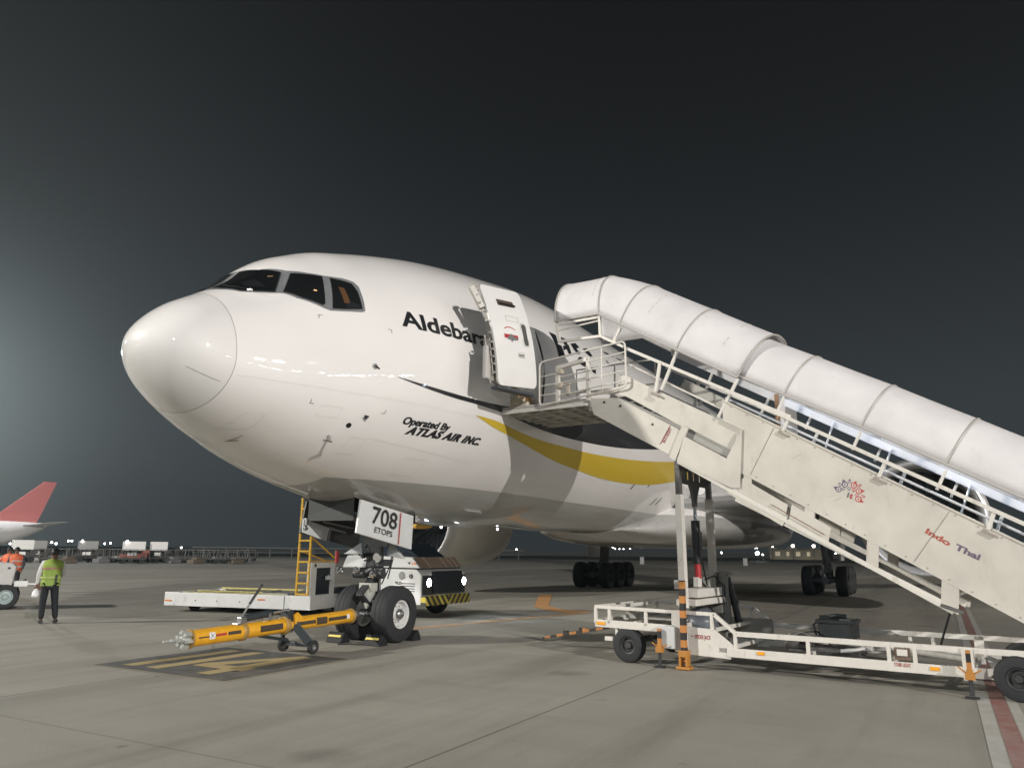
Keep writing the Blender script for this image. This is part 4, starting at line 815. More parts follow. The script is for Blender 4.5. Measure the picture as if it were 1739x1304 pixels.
# gates and rails on the platform
def hoop(name, pts, o, t, r=.10, m=cream2, parent=ST):
    """closed rounded tube through (u, z) corners"""
    out = []; n = len(pts)
    for i in range(n):
        a, b, c = Vector((*pts[i - 1], 0)), Vector((*pts[i], 0)), Vector((*pts[(i + 1) % n], 0)); d0, d1 = (a - b).normalized(), (c - b).normalized()
        for k in range(5): t_ = k / 4; q = (b + d0 * r) * (1 - t_) ** 2 + b * 2 * t_ * (1 - t_) + (b + d1 * r) * t_ ** 2; out.append((q.x, o, q.y))
    out.append(out[0]); mb = MB(); mb.tube(out, t / 2, 8, caps=False); return mb.build(name, m, parent, smooth=True)
gt = hoop('sliding_gate', [(-1.65, 4.46), (-1.65, 5.30), (.155, 5.46), (.165, 4.62)], -.03, .035)
bars('gate_bars', [[(-1.62, -.03, 5.01), (-1.30, -.03, 5.035)], [(-1.62, -.03, 4.83), (-1.30, -.03, 4.85)], [(-1.62, -.03, 4.65), (-1.30, -.03, 4.66)], [(-1.2, -.03, 4.62), (.15, -.03, 4.74)], [(-1.2, -.03, 4.80), (.15, -.03, 4.92)], [(-.6, -.03, 5.02), (.15, -.03, 5.10)], [(-.6, -.03, 5.18), (.15, -.03, 5.26)], [(-.32, -.03, 4.58), (-.32, -.03, 5.42)]], .022, parent=gt, rnd=True)
bars('inner_gate', [[(-1.27, .02, 4.46), (-1.27, .02, 5.17)], [(-1.29, .02, 5.155), (-.60, .02, 5.24)], [(-.62, .02, 5.26), (-.62, .02, 4.46)]], .07, .07)
bars('inner_gate_bars', [[(-1.25, .03, 4.86), (-.64, .03, 4.90)], [(-1.25, .03, 4.97), (-.64, .03, 5.02)], [(-1.25, .03, 4.62), (-.64, .03, 4.66)], [(-1.04, .03, 4.66), (-1.04, .03, 4.84)]], .026, rnd=True)
mb = MB()
for z in (5.07, 4.80): mb.box((-1.20, .0, z), (.09, .07, .09)); mb.tube([(-1.20, -.05, z), (-1.20, .05, z)], .05, 12)
mb.box((-1.05, .02, 4.72), (.07, .05, .24)); mb.build('gate_latch', mat('worn_cream', (.52, .46, .36), .6, var=.25, scale=12), ST, bevel=.01)
bars('canopy_side_rail', [[(-1.29, .0, 6.0), (-.36, .0, 6.0)], [(-1.25, .0, 5.66), (-.35, .0, 5.63), (.12, .0, 5.36)]], .045, .05)
bars('canopy_side_post', [[(-1.28, .0, 6.05), (-1.22, .0, 5.64)], [(-.365, .0, 6.05), (-.35, .0, 5.60)], [(.06, .0, 5.73), (-.10, .0, 5.46)]], .05)
bars('canopy_side_tube', [[(-1.29, .0, 5.88), (-.36, .0, 5.93)]], .035, rnd=True)
bars('far_gate', [[(-1.9, 1.82, 4.5), (-1.9, 1.82, 5.55), (-.1, 1.82, 5.55), (-.1, 1.82, 4.6)], [(-1.9, 1.82, 5.05), (-.1, 1.82, 5.05)], [(-1.9, 1.82, 4.8), (-.1, 1.82, 4.8)], [(-1.0, 1.82, 4.5), (-1.0, 1.82, 5.55)]], .035, rnd=True)
mb = MB(); mb.box((-2.30, .07, 4.83), (.14, .06, .72)); mb.build('door_side_guard', mat('worn_cream', (.52, .46, .36), .6), ST, bevel=.01)
mb = MB(); mb.box((-2.22, .10, 4.60), (.24, .14, .16)); mb.box((-2.05, .08, 4.54), (.16, .12, .10)); mb.build('guard_hinge', mat('worn_cream', (.52, .46, .36), .6), ST, bevel=.02)
# handrails
for o, s in ((W0 + .02, 1), (W1 - .02, -1)):
    bars('handrail', [[(.16, o, 5.33), (2.92, o, 3.845)]] + ([[(1.90, o - s * .03, 4.385), (7.3, o - s * .03, 4.385 + SL * .96 * 5.4)]] if s > 0 else []), .055, .055)
    if s > 0: bars('lower_rail', [[(1.88, o + s * .10, 4.27), (7.28, o + s * .10, 4.27 + SL * .965 * 5.4)]], .04, rnd=True, m=mat('bright_rail', (.72, .73, .75), .3, .3))
    bars('upper_lower_rail', [[(.15, o + s * .07, 5.06), (2.0, o + s * .07, 3.98)]], .035, rnd=True)
    for u in (.80, 2.9, 4.2, 5.46, 6.6):
        zt = (4.385 + SL * .96 * (u - 1.9)) if u > 1.5 else 5.33 + SL * .91 * (u - .16); zp = topz(u) if u > 1.5 else 4.90 - .558 * (u - .02)
        bars('rail_foot', [[(u, o - s * .02, zt), (u - .10, o - s * .02, zp + .01)]], .05); bars('rail_foot_plate', [[(u - .17, o - s * .035, zp - .0), (u - .03, o - s * .035, zp - .08)]], .035, .04, m=mat('foot_plate_brown', (.30, .26, .22), .7))
    bars('canopy_post', [[(1.11, o, 5.14), (.80, o, 4.50)], [(2.14, o, 4.55), (1.78, o, 3.94)]], .05, .045)
    for u in (2.85, 3.91, 4.95, 6.0):
        zb = 4.55 - .594 * (u - 2.14) + .05; bars('canopy_post', [[(u, o, zb), (u - .14, o, zb - .27)]], .04, .04)
    for u in ((3.2, 4.05, 5.1, 6.1) if s < 0 else ()):
        zb = 4.55 - .594 * (u - 2.14) + .05; bars('inner_post', [[(u, o + s * .10, zb), (u - .16, o + s * .10, zb - .42)]], .03, .03, m=mat('bright_rail', (.72, .73, .75), .3, .3))
mb = MB(); mb.beam((.56, 1.62, 4.93), (1.38, 1.62, 4.43), .14, .20); mb.build('light_box', cream, ST, bevel=.01)
panel('inner_skirt', [(-.2, 4.56), (2.1, 3.35), (2.05, 3.0), (1.2, 3.45), (-.3, 4.36)], .084, .01, mat('skirt_grey', (.36, .35, .32), .6, var=.1))  # grey-beige plate closing the gap behind the sliding beam
for o_ in (1.70,):
    mb = MB(); mb.prism([(u_, o_, ups(u_) + .04 + .018 * u_) for u_ in (.3, 2.0, 4.0, 7.05)] + [(u_, o_, ups(u_) - .10 + .018 * u_) for u_ in (7.05, 4.0, 2.0, .3)], None, (0, .015, 0)); mb.build('canopy_valance', fabric, c1_) if 0 else mb.build('canopy_valance', fabric, ST)
mb = MB(); mb.box((2.28, 1.66, 4.25), (.07, .05, .62)); mb.build('rusty_inner_post', mat('rusty_brown', (.30, .17, .09), .8, var=.4, scale=12), ST)
# canopy
def arch_ring(u, z, d, H, o0, Wd, n=2.35, m=26):
    L_ = math.hypot(*d); d = (d[0] / L_, d[1] / L_); out = []
    for k in range(m + 1):
        a = math.pi * k / m; cx, cz = -math.cos(a), math.sin(a)
        X = math.copysign(abs(cx) ** (2 / n), cx); Z = abs(cz) ** (2 / n); out.append((u + d[0] * H * Z, o0 + Wd / 2 + X * Wd / 2, z + d[1] * H * Z))
    return out
def canopy(name, base, H, o0, Wd):
    """base: list of (u, z, (du, dz)) rings"""
    mb = MB(); rings = []
    for i in range(len(base) - 1):
        (u0, z0, d0), (u1, z1, d1) = base[i], base[i + 1]; q = 8
        for k in range(q + (1 if i == len(base) - 2 else 0)):
            t = k / q; sag = .004 * math.sin(math.pi * t); rings.append((arch_ring(u0 + (u1 - u0) * t, z0 + (z1 - z0) * t, (d0[0] + (d1[0] - d0[0]) * t, d0[1] + (d1[1] - d0[1]) * t), H - sag, o0 + sag * .6, Wd - sag * 1.2)))
    n = len(rings[0])
    for r in rings: mb.v += r
    for i in range(len(rings) - 1):
        for j in range(n - 1): a = i * n + j; mb.f.append((a, a + 1, a + 1 + n, a + n))
    o = mb.build(name, fabric, ST, smooth=True, angle=70)
    s = o.modifiers.new('cloth', 'SOLIDIFY'); s.thickness = .012; s.offset = 0
    return o
V = (0, 1); SD = (.509, .861)
B1 = [(-1.30, 6.06, V), (-.36, 6.045, V), (.06, 5.785, (.42, .85)), (1.11, ups(1.11), SD), (2.14, ups(2.14), SD)]
c1 = canopy('upper_canopy', B1, .95, -.04, 1.88)
B2 = [(1.95, ups(1.95) + .03, SD), (2.84, ups(2.84) + .07, SD), (3.91, ups(3.91) + .11, SD), (4.95, ups(4.95) + .125, SD), (6.0, ups(6.0) + .14, SD), (7.05, ups(7.05) + .155, SD)]
c2 = canopy('lower_canopy', B2, .815, .02, 1.76)
for B, H, o0, Wd, par in ((B1, .957, -.045, 1.89, c1), (B2, .822, .015, 1.77, c2)):
    for u, z, d in (B if par is c1 else B[1:]):
        r = arch_ring(u, z, d, H, o0, Wd); mb = MB(); mb.tube(r, .016, 8); mb.build('canopy_hoop', mat('canopy_hoop_grey', (.40, .38, .35), .5, .2), par, smooth=True)
    ed = [(u, o0, z) for u, z, d in B]; mb = MB(); mb.tube(ed, .02, 8); mb.tube([(u, o0 + Wd, z) for u, z, d in ed and [(q[0], q[2], 0) for q in ed]], .02, 8); mb.build('canopy_edge', seam_m, par, smooth=True)
# weathered stitch marks on the fabric
for u, z, d in ((.42, 5.57, (.46, .86)), (-.5, 6.05, (0, 1)), (1.72, ups(1.72), SD)):
    r = arch_ring(u, z, d, .955, -.045, 1.89); mb = MB(); random.seed(int(u * 100))
    for k in range(3, 12):
        if random.random() < .7: mb.tube([r[k], tuple((Vector(r[k]) * .4 + Vector(r[k + 1]) * .6))], .006, 5)
    mb.build('canopy_stitching', mat('stitching', (.50, .46, .42), .8), c1)
for u in (2.6, 3.5, 4.4, 5.3, 6.2):
    mb = MB(); a = Vector((u - .3, .9, ups(u - .3) + .66)); b = Vector((u + .3, .9, ups(u + .3) + .66)); mb.tube([a + Vector((0, .55, -.12)), b + Vector((0, .55, -.12))], .022, 8)
    mb.build('stair_light', mat('stair_light_tube', (1, 1, 1), .4, emit=(.72, .84, 1.0), estr=8), ST)
for u in (2.9, 4.0, 5.1, 6.2):
    l_ = lamp('stair_tube_light', 'POINT', (0, 0, 0), 14, (.70, .82, 1.0), .08); l_.parent = ST; l_.location = (u, 1.15, ups(u) + .55)
# writing
flat_text('max_height_lettering', 'MAX HEIGHT', .1, mat('red_lettering', (.30, .05, .05), .5), side, (.835, .012, 3.585), (.185, 0, .30), (-.30, 0, .185), bold=.002, width=.27, height=.055)
mb = MB(); mb.beam((.75, .009, 3.57), (.945, .009, 3.875), .004, .012, upv=(0, 1, 0)); mb.build('max_height_line', mat('red_lettering', (.30, .05, .05), .5), side)
def P1text(name, txt, a, b, h, m, bold):
    X = (b[0] - a[0], 0, b[1] - a[1]); L_ = math.hypot(X[0], X[2]); flat_text(name, txt, .1, m, side, (a[0], -.0005, a[1]), X, (-X[2], 0, X[0]), bold=bold, width=L_, height=h, thick=.002)
ind = mat('indo_red', (.42, .10, .07), .5, var=.3, scale=25, dirt=.5, dirt_col=(.6, .5, .42)); tha = mat('thai_violet', (.16, .12, .17), .5, var=.2, scale=20)
P1text('operator_name_red', 'Indo', (4.612, 2.085), (4.884, 1.905), .075, ind, .004); P1text('operator_name_violet', 'Thai', (4.942, 1.873), (5.215, 1.725), .080, tha, .004)
vio, redl = mat('logo_violet', (.13, .10, .15), .5), mat('logo_red', (.42, .07, .06), .5)
def petal(c, tip, r, m, name='logo_petal'):
    c, tip = Vector(c), Vector(tip); d = (tip - c); L_ = d.length; d /= L_; a0 = math.atan2(d.y, d.x); pts = [tip]
    for k in range(17): a = a0 + R(62) + R(236) * k / 16; pts.append(c + Vector((math.cos(a), math.sin(a))) * r)
    def put(nm, ps, mm, o): mb = MB(); mb.v = [(p.x, o, p.y) for p in ps]; mb.f = [tuple(range(len(ps)))]; mb.build(nm, mm, side)
    put(name, pts, m, -.002)
    put('logo_petal_ring', [c + Vector((math.cos(k * math.tau / 16), math.sin(k * math.tau / 16))) * r * .66 for k in range(16)], cream2, -.0035)
    put('logo_petal_eye', [c + d * r * .05 + Vector((math.cos(k * math.tau / 12), math.sin(k * math.tau / 12))) * r * .34 for k in range(12)], m, -.005)
for c, t, m in (((3.542, 2.712), (3.475, 2.757), vio), ((3.636, 2.78), (3.612, 2.862), vio), ((3.755, 2.761), (3.795, 2.826), redl), ((3.815, 2.678), (3.897, 2.675), redl), ((3.799, 2.562), (3.869, 2.510), redl)): petal(c, t, .042, m)
for c, t, m in (((3.571, 2.779), (3.55, 2.815), vio), ((3.702, 2.816), (3.705, 2.865), vio), ((3.82, 2.751), (3.862, 2.775), redl), ((3.859, 2.602), (3.898, 2.585), redl), ((3.611, 2.721), (3.595, 2.695), vio), ((3.685, 2.721), (3.69, 2.685), vio), ((3.746, 2.697), (3.74, 2.66), redl), ((3.786, 2.621), (3.77, 2.60), redl)): petal(c, t, .024, m)
flat_text('logo_letter_i', 'i', .1, mat('logo_grey', (.16, .15, .15), .5), side, (3.645, -.002, 2.60), (.93, 0, -.36), (.36, 0, .93), bold=.006, height=.075)
flat_text('logo_letter_t', 't', .1, redl, side, (3.675, -.002, 2.588), (.93, 0, -.36), (.36, 0, .93), bold=.006, height=.075)

# lift mast between chassis and stairs
bars('mast_column', [[(1.06, .06, 1.02), (1.04, .06, 2.72)]], .11, .13, m=cream2); bars('mast_column', [[(1.06, 1.42, 1.0), (1.04, 1.42, 2.72)]], .11, .13, m=mat('mast_far_beige', (.42, .39, .34), .5, var=.1))  # far column is coloured darker than the near one
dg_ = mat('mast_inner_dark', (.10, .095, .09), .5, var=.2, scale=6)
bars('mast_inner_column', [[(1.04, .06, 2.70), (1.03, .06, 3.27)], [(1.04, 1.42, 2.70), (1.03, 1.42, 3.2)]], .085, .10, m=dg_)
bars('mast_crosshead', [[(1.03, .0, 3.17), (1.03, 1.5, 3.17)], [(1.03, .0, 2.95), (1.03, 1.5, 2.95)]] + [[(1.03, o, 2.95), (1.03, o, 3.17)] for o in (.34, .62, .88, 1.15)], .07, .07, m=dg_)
mb = MB(); mb.prism([(1.0, .55, 2.92), (1.0, .95, 2.92), (1.0, .82, 2.72), (1.0, .80, 2.55), (1.0, .70, 2.55), (1.0, .68, 2.72)], None, (.06, 0, 0)); mb.build('crosshead_bracket', dg_, ST)
mb = MB(); mb.tube([(1.03, .75, 2.30), (1.03, .75, 2.62)], .028, 12); mb.build('lift_cylinder_rod', chrome, ST, smooth=True)
mb = MB(); mb.tube([(1.04, .75, 1.60), (1.03, .75, 2.32)], .075, 16); mb.box((1.03, .85, 2.02), (.10, .12, .22)); mb.tube([(1.03, .90, 2.15), (1.03, .96, 2.05), (1.03, .94, 1.85), (1.03, .86, 1.75)], .03, 8); mb.build('lift_cylinder', black, ST, smooth=True)
mb = MB(); mb.tube([(1.045, .75, 1.36), (1.04, .75, 1.62)], .055, 14); mb.build('red_cylinder_base', redp, ST, smooth=True)
mb = MB(); mb.box((1.10, .75, 1.14), (.30, 1.10, .14)); mb.box((1.10, .75, 1.00), (.34, 1.42, .10)); mb.box((1.03, .75, 1.30), (.10, .16, .16)); mb.box((1.03, 1.2, 1.28), (.12, .12, .2)); mb.build('mast_base', cream2, ST, bevel=.012)
mb = MB()
for k in range(3): mb.box((.945, .42 + k * .33, 1.12), (.012, .20, .03))
mb.build('mast_base_slots', black, ST)
mb = MB(); mb.tube([(1.06, .06, .92), (1.06, .06, 1.06)], .085, 14); mb.box((1.02, .02, 1.28), (.16, .12, .14)); mb.tube([(1.10, -.06, 1.27), (1.10, .02, 1.27)], .05, 14); mb.build('column_pivot', cream2, ST, smooth=True)
strp = bpy.data.materials.new('orange_black_stripes'); strp.use_nodes = True; n = strp.node_tree.nodes; l = strp.node_tree.links; b = n['Principled BSDF']; t = n.new('ShaderNodeTexCoord'); sp = n.new('ShaderNodeSeparateXYZ'); l.new(t.outputs['Object'], sp.inputs[0])
dm = n.new('ShaderNodeMath'); dm.operation = 'MULTIPLY'; l.new(sp.outputs[2], dm.inputs[0]); dm.inputs[1].default_value = 1 / .222; fr_ = n.new('ShaderNodeMath'); fr_.operation = 'FRACT'; l.new(dm.outputs[0], fr_.inputs[0]); gt_ = n.new('ShaderNodeMath'); gt_.operation = 'GREATER_THAN'; l.new(fr_.outputs[0], gt_.inputs[0]); gt_.inputs[1].default_value = .5
mx = n.new('ShaderNodeMix'); mx.data_type = 'RGBA'; l.new(gt_.outputs[0], mx.inputs[0]); mx.inputs[6].default_value = (.018, .017, .017, 1); mx.inputs[7].default_value = (.46, .19, .045, 1); l.new(mx.outputs[2], b.inputs['Base Color']); b.inputs['Roughness'].default_value = .55
mb = MB(); mb.box((1.10, -.10, .76), (.085, .09, 1.18)); mb.build('striped_stabiliser', strp, ST, bevel=.006)
mb = MB(); mb.box((1.10, -.10, .24), (.15, .15, .10)); mb.box((1.045, -.10, .13), (.03, .15, .16)); mb.box((1.155, -.10, .13), (.03, .15, .16)); mb.box((1.10, -.10, .03), (.22, .20, .04)); mb.tube([(1.02, -.10, .13), (1.18, -.10, .13)], .03, 10); mb.build('stabiliser_foot', orange, ST, bevel=.01)
# chassis
ch = bars('chassis_frame', [[(1.62, o, .325), (7.0, o, .325)] for o in (.04, 1.96)] + [[(1.85, o, .575), (7.0, o, .575)] for o in (.04, 1.96)], .06, .075, m=cream2)
bars('chassis_beam', [[(1.75, o, .30), (5.15, o, .30)] for o in (.02, 1.98)], .05, .13, m=cream2, parent=ch)
bars('chassis_front_rail', [[(-.53, o, .865), (1.58, o, .845)] for o in (.03, 1.97)] + [[(-.53, .03, .865), (-.53, 1.97, .865)]] + [[(1.55, o, .85), (1.90, o, .575)] for o in (.03, 1.97)], .06, .055, m=cream2, parent=ch)
bars('chassis_front_beam', [[(-.53, o, .60), (1.15, o, .58)] for o in (.03, 1.97)] + [[(-.53, .03, .60), (-.53, 1.97, .60)], [(.2, .03, .60), (.2, 1.97, .60)], [(.95, .03, .60), (.95, 1.97, .60)]], .05, .12, m=cream2, parent=ch)
for o in (.03, 1.97):
    bars('chassis_post', [[(u, o, .60), (u, o, .86)] for u in (-.53, -.27, .40, .88, 1.52)] + [[(u, o, .33), (u, o, .575)] for u in (1.88, 2.95, 4.02, 4.34, 6.4)], .05, .05, m=cream2, parent=ch)
    q = MB(); q.prism([(1.10, o - .02, .64), (1.56, o - .02, .62), (1.86, o - .02, .40), (1.80, o - .02, .20), (1.12, o - .02, .22)], None, (0, .03, 0)); q.build('chassis_gusset', cream2, ch, bevel=.004)
    bars('chassis_pillar', [[(4.96, o, .20), (4.96, o, .60)], [(.97, o, .25), (.97, o, .86)]], .13, .08, m=cream2, parent=ch)
bars('chassis_cross_rail', [[(-.27, .03, .865), (-.27, 1.97, .865)]] + [[(u, .04, .33), (u, 1.96, .33)] for u in (1.7, 2.9, 4.0, 5.0, 6.4)] + [[(1.5, .04, .60), (1.5, 1.96, .60)]], .05, .06, m=cream2, parent=ch)
mb = MB(); mb.box((.35, 1.0, .68), (1.1, 1.0, .03)); mb.box((.1, 1.3, .74), (.4, .3, .1)); mb.box((-.1, .7, .73), (.25, .3, .08)); mb.tube([(-.2, 1.1, .72), (.7, 1.3, .74), (.8, .6, .72)], .03, 8); mb.build('front_deck_gear', mat('worn_pale', (.48, .46, .42), .6, var=.3, scale=7), ch, bevel=.01)
mb = MB(); mb.prism([(5.15, .0, .37), (5.15, .0, .24), (5.42, .0, .24), (5.65, .0, .37)], None, (0, .06, 0)); mb.build('chassis_beam_end', cream2, ch)
for u, o, r in ((.06, .10, .275), (.06, 1.90, .275), (5.50, .02, .275), (5.50, 1.98, .275)):
    a, b = MB(), MB(); wheel(a, b, (u, o, r), (0, -1 if o < 1 else 1, 0), r, .20, .13, 36); w_ = a.build('wheel', rubber, ST, smooth=True); b.build('wheel_rim', mat('rim_dark', (.05, .05, .05), .5, .2), w_, smooth=True)
bars('axle', [[(.06, .2, .31), (.06, 1.8, .31)], [(5.5, .1, .33), (5.5, 1.9, .33)]], .09, rnd=True, m=dark)
mb = MB(); mb.box((-.03, .10, .56), (.5, .10, .08)); mb.box((-.28, .02, .36), (.14, .06, .07)); mb.box((-.15, .06, .48), (.05, .05, .16)); mb.build('axle_mount', cream2, ST, bevel=.01)
bars('leaf_springs', [[(.3, .25, .40), (.5, .25, .33), (.75, .25, .40)], [(-.3, .3, .42), (.0, .3, .34), (.35, .3, .42)]], .05, .05, m=dark)
mb = MB(); mb.box((.80, -.02, .46), (.30, .12, .34)); mb.build('control_box', lgrey, ST, bevel=.012)
for u in (.70, 4.98):
    mb = MB(); mb.box((u, -.13, .42), (.055, .055, .34)); mb.build('jack_upper_tube', strp, ST, bevel=.004)
    mb = MB(); mb.box((u, -.13, .27), (.11, .10, .08)); mb.beam((u - .13, -.13, .38), (u - .02, -.13, .29), .02); mb.beam((u + .02, -.13, .29), (u + .13, -.13, .36), .02); mb.box((u, -.13, .33), (.075, .075, .05)); mb.build('jack_collar', orange, ST, bevel=.006)
    mb = MB(); mb.tube([(u, -.13, .04), (u, -.13, .25)], .028, 12); mb.box((u, -.13, .012), (.16, .13, .02)); mb.build('jack_leg', dark, ST)
for u, z in ((-.44, .60), (2.25, .325), (4.55, .315)):
    mb = MB(); mb.box((u + .02, -.012 if u > 0 else -.004, z), (.16 if u < 0 else .11, .012, .045)); mb.build('amber_reflector', amber, ch)
mb = MB(); mb.box((5.72, .005, .575), (.07, .075, .079)); mb.build('yellow_tape', yellow, ch)
mb = MB(); mb.box((4.19, .02, .47), (.20, .02, .17)); mb.build('lamp_housing', mat('rust_brown_plate', (.16, .11, .08), .8, var=.4, scale=20), ch)
mb = MB(); mb.box((4.19, .0, .485), (.13, .03, .085)); mb.build('lamp_lens', cream2, ch, bevel=.008)
redt = mat('stencil_red', (.35, .04, .04), .6)
def chtext(name, txt, u0, u1, z, h, y): flat_text(name, txt, .1, redt, ch, (u0, y, z), (1, 0, 0), (0, 0, 1), bold=.001, width=u1 - u0, height=h, thick=.002)
chtext('jack_lettering', 'SPIDER JACK', 1.245, 1.50, .465, .062, .008)
mb = MB(); mb.beam((1.19, .006, .50), (1.235, .006, .50), .003, .006); mb.v += [(1.18, .005, .50), (1.20, .005, .51), (1.20, .005, .49)]; mb.f.append((8, 9, 10)); mb.build('lettering_arrow', redt, ch)
chtext('light_lettering', 'STAIR LIGHT', 4.08, 4.285, .305, .05, -.006)
# drive parts on the chassis
mb = MB(); mb.lathe((1.02, .85, .28), (0, 0, 1), [(0, 0), (0, .29), (.38, .29), (.42, .285), (.58, .16), (.62, .08), (.62, 0)], 32); mb.build('hydraulic_tank', tank_m, ST, smooth=True)
mb = MB(); mb.tube([(1.22, 1.5, .45), (1.20, 1.5, 1.30), (1.20, 1.5, 1.44)], [.11, .095, .10], 16); mb.box((1.26, 1.5, 1.44), (.22, .16, .06)); mb.box((1.1, 1.4, .88), (.3, .3, .2)); mb.build('hydraulic_post', mat('olive_grey', (.20, .195, .17), .6, var=.2, scale=5), ST, smooth=True)
mb = MB(); mb.tube([(1.28, 1.55, 1.38), (1.42, 1.6, .62)], [.04, .065], 12); mb.box((1.36, 1.6, .95), (.12, .08, .1)); mb.build('tilt_cylinder', black, ST, smooth=True)
for pts in ([(1.1, .9, 1.34), (1.2, 1.1, 1.4), (1.28, 1.35, 1.22), (1.26, 1.4, .98), (1.1, 1.3, .9), (1.02, 1.2, .92)], [(1.0, 1.0, 1.3), (1.1, 1.2, 1.1), (1.15, 1.2, .9), (1.3, 1.25, .95), (1.25, 1.3, 1.05)], [(1.06, .8, 1.9), (1.08, .93, 1.5), (1.1, 1.0, 1.25)], [(1.15, .9, .98), (1.22, .95, .8), (1.3, 1.0, .6)], [(2.5, .9, .45), (2.7, .7, .6), (2.9, .8, .62), (3.0, 1.0, .5)], [(3.6, .6, .35), (3.2, .5, .45), (2.9, .6, .6)]):
    mb = MB(); mb.tube(pts, .013, 7); mb.build('hydraulic_hose', black, ST, smooth=True)
bars('far_panel_frame', [[(1.3, 1.9, .60), (1.3, 1.9, .85)]], .05)
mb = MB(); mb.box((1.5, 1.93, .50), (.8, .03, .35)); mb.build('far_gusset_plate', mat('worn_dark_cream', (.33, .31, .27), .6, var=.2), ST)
en = MB(); en.box((3.12, 1.25, .62), (.50, .56, .24)); en.box((3.12, 1.25, .76), (.58, .60, .05), rz=.05); en.box((2.95, 1.3, .80), (.22, .26, .05), rz=.3); en.box((3.3, 1.1, .79), (.18, .22, .04), rz=-.2); en.tube([(2.86, 1.0, .45), (2.80, 1.0, .70), (2.9, 1.05, .78)], .02, 8); en.tube([(3.0, 1.2, .82), (3.1, 1.2, .84), (3.25, 1.25, .83)], .035, 8); eo = en.build('engine_cover', mat('engine_black', (.025, .03, .032), .45, var=.3, scale=5), ST, bevel=.02)
mb = MB(); mb.box((2.65, .9, .42), (.35, .4, .22)); mb.tube([(2.45, .75, .42), (2.85, .75, .42)], .09, 12); mb.box((3.2, .8, .36), (.7, .5, .10)); mb.tube([(2.5, .5, .52), (2.75, .5, .62), (3.0, .6, .5)], .025, 8); mb.lathe((2.6, .6, .5), (0, -1, 0), [(0, 0), (0, .10), (.05, .10), (.05, 0)], 16); mb.build('engine_block', mat('greasy_metal', (.12, .115, .11), .45, .5, var=.4, scale=14), ST, bevel=.01)
mb = MB(); mb.box((3.62, .7, .46), (.16, .12, .12)); mb.tube([(3.3, .4, .40), (3.5, .5, .42), (3.6, .6, .44)], .03, 8); mb.build('pump_housing', mat('pale_metal', (.5, .5, .48), .4, .2), ST, bevel=.02)
mb = MB(); mb.tube([(3.9, 1.0, .44), (5.0, .7, .38)], .05, 10); mb.build('drive_pipe', mat('worn_pale', (.48, .46, .42), .6), ST, smooth=True)
mb = MB(); mb.beam((-.50, .95, .50), (-2.15, 1.12, .17), .06, .05); mb.box((-1.35, 1.03, .37), (.14, .07, .05)); mb.box((-1.75, 1.08, .29), (.10, .06, .05)); mb.tube([(-2.15, 1.12, .17), (-2.3, 1.13, .14)], .02, 8); tb = mb.build('stair_drawbar', strp, ST, bevel=.004)
sb = strp.copy(); sb.name = 'orange_black_stripes_lengthwise'
for q in sb.node_tree.nodes:
    if q.type == 'MATH' and q.operation == 'MULTIPLY': q.inputs[1].default_value = 1 / .30
sxyz = [q for q in sb.node_tree.nodes if q.type == 'SEPXYZ'][0]; mm_ = [q for q in sb.node_tree.nodes if q.type == 'MATH' and q.operation == 'MULTIPLY'][0]; sb.node_tree.links.new(sxyz.outputs[0], mm_.inputs[0]); tb.data.materials[0] = sb
# cartons and bag inside the aircraft doorway
cb = MB(); cb.box((7.20, -2.55, 4.82), (.40, .34, .38), rz=R(4)); tag(cb.build('cardboard_box', mat('brown_cardboard', (.42, .26, .12), .8, var=.08, scale=5), None, bevel=.006), 'brown cardboard box on the floor just inside the aircraft door', 'box')
cb = MB(); cb.lathe((6.72, -2.62, 4.78), (1, 0, 0), [(-.24, 0), (-.22, .09), (-.1, .13), (.1, .13), (.2, .09), (.22, 0)], 20); tag(cb.build('canvas_bag', mat('beige_canvas', (.55, .45, .36), .8, var=.25, scale=4), None, smooth=True), 'beige canvas bag lying beside the cardboard box in the aircraft doorway', 'bag')

# ------------------------------------------------------------------ yellow tow bar
TB = thing('tow_bar', 'orange yellow aircraft tow bar on two small wheels attached to the nose gear', 'tow bar', (3.75, 0, 0))
def W(p): return (p[0] - 3.75, p[1], p[2])
ax0, ax1 = Vector(W((1.42, 0, .435))), Vector(W((5.16, 0, .53)))
def A(x): t = (x - 1.42) / (5.16 - 1.42); return ax0.lerp(ax1, t)
d_ = (ax1 - ax0).normalized()
mb = MB(); mb.tube([A(1.42), A(2.42)], .124, 28); mb.tube([A(2.50), A(3.40)], .120, 28); mb.tube([A(3.40), A(5.16)], .116, 28); mb.build('tube', tby, TB, smooth=True)
mb = MB(); mb.lathe(A(2.43), d_, [(-.02, .128), (0, .145), (.06, .145), (.08, .128)], 28); mb.lathe(A(3.40), d_, [(-.06, .128), (-.04, .15), (.03, .15), (.05, .125)], 28); mb.lathe(A(5.08), d_, [(0, .125), (.02, .14), (.06, .14), (.08, .11), (.08, 0)], 28); mb.lathe(A(1.42), d_, [(0, .0), (0, .145), (.03, .145), (.04, .132)], 28); mb.build('collar', mat('worn_collar', (.42, .26, .08), .5, .2, var=.3, scale=14), TB, smooth=True)
mb = MB()
for k in range(6): a = k * math.tau / 6 + .3; c_ = ax0 + Vector((-.05, .10 * math.cos(a), .10 * math.sin(a))); mb.box(c_, (.10, .075, .05), rot=Euler((-a, 0, 0)).to_matrix()); mb.lathe(c_ - Vector((.06, 0, 0)), (1, 0, 0), [(-.01, 0), (-.01, .028), (.03, .028)], 10)
mb.lathe(ax0, (-1, 0, 0), [(0, .09), (.06, .085), (.12, .05), (.13, 0)], 20); mb.build('head_flange', mat('pale_grey_cast', (.42, .43, .40), .5, .2, var=.25, scale=12), TB, smooth=True, angle=35)
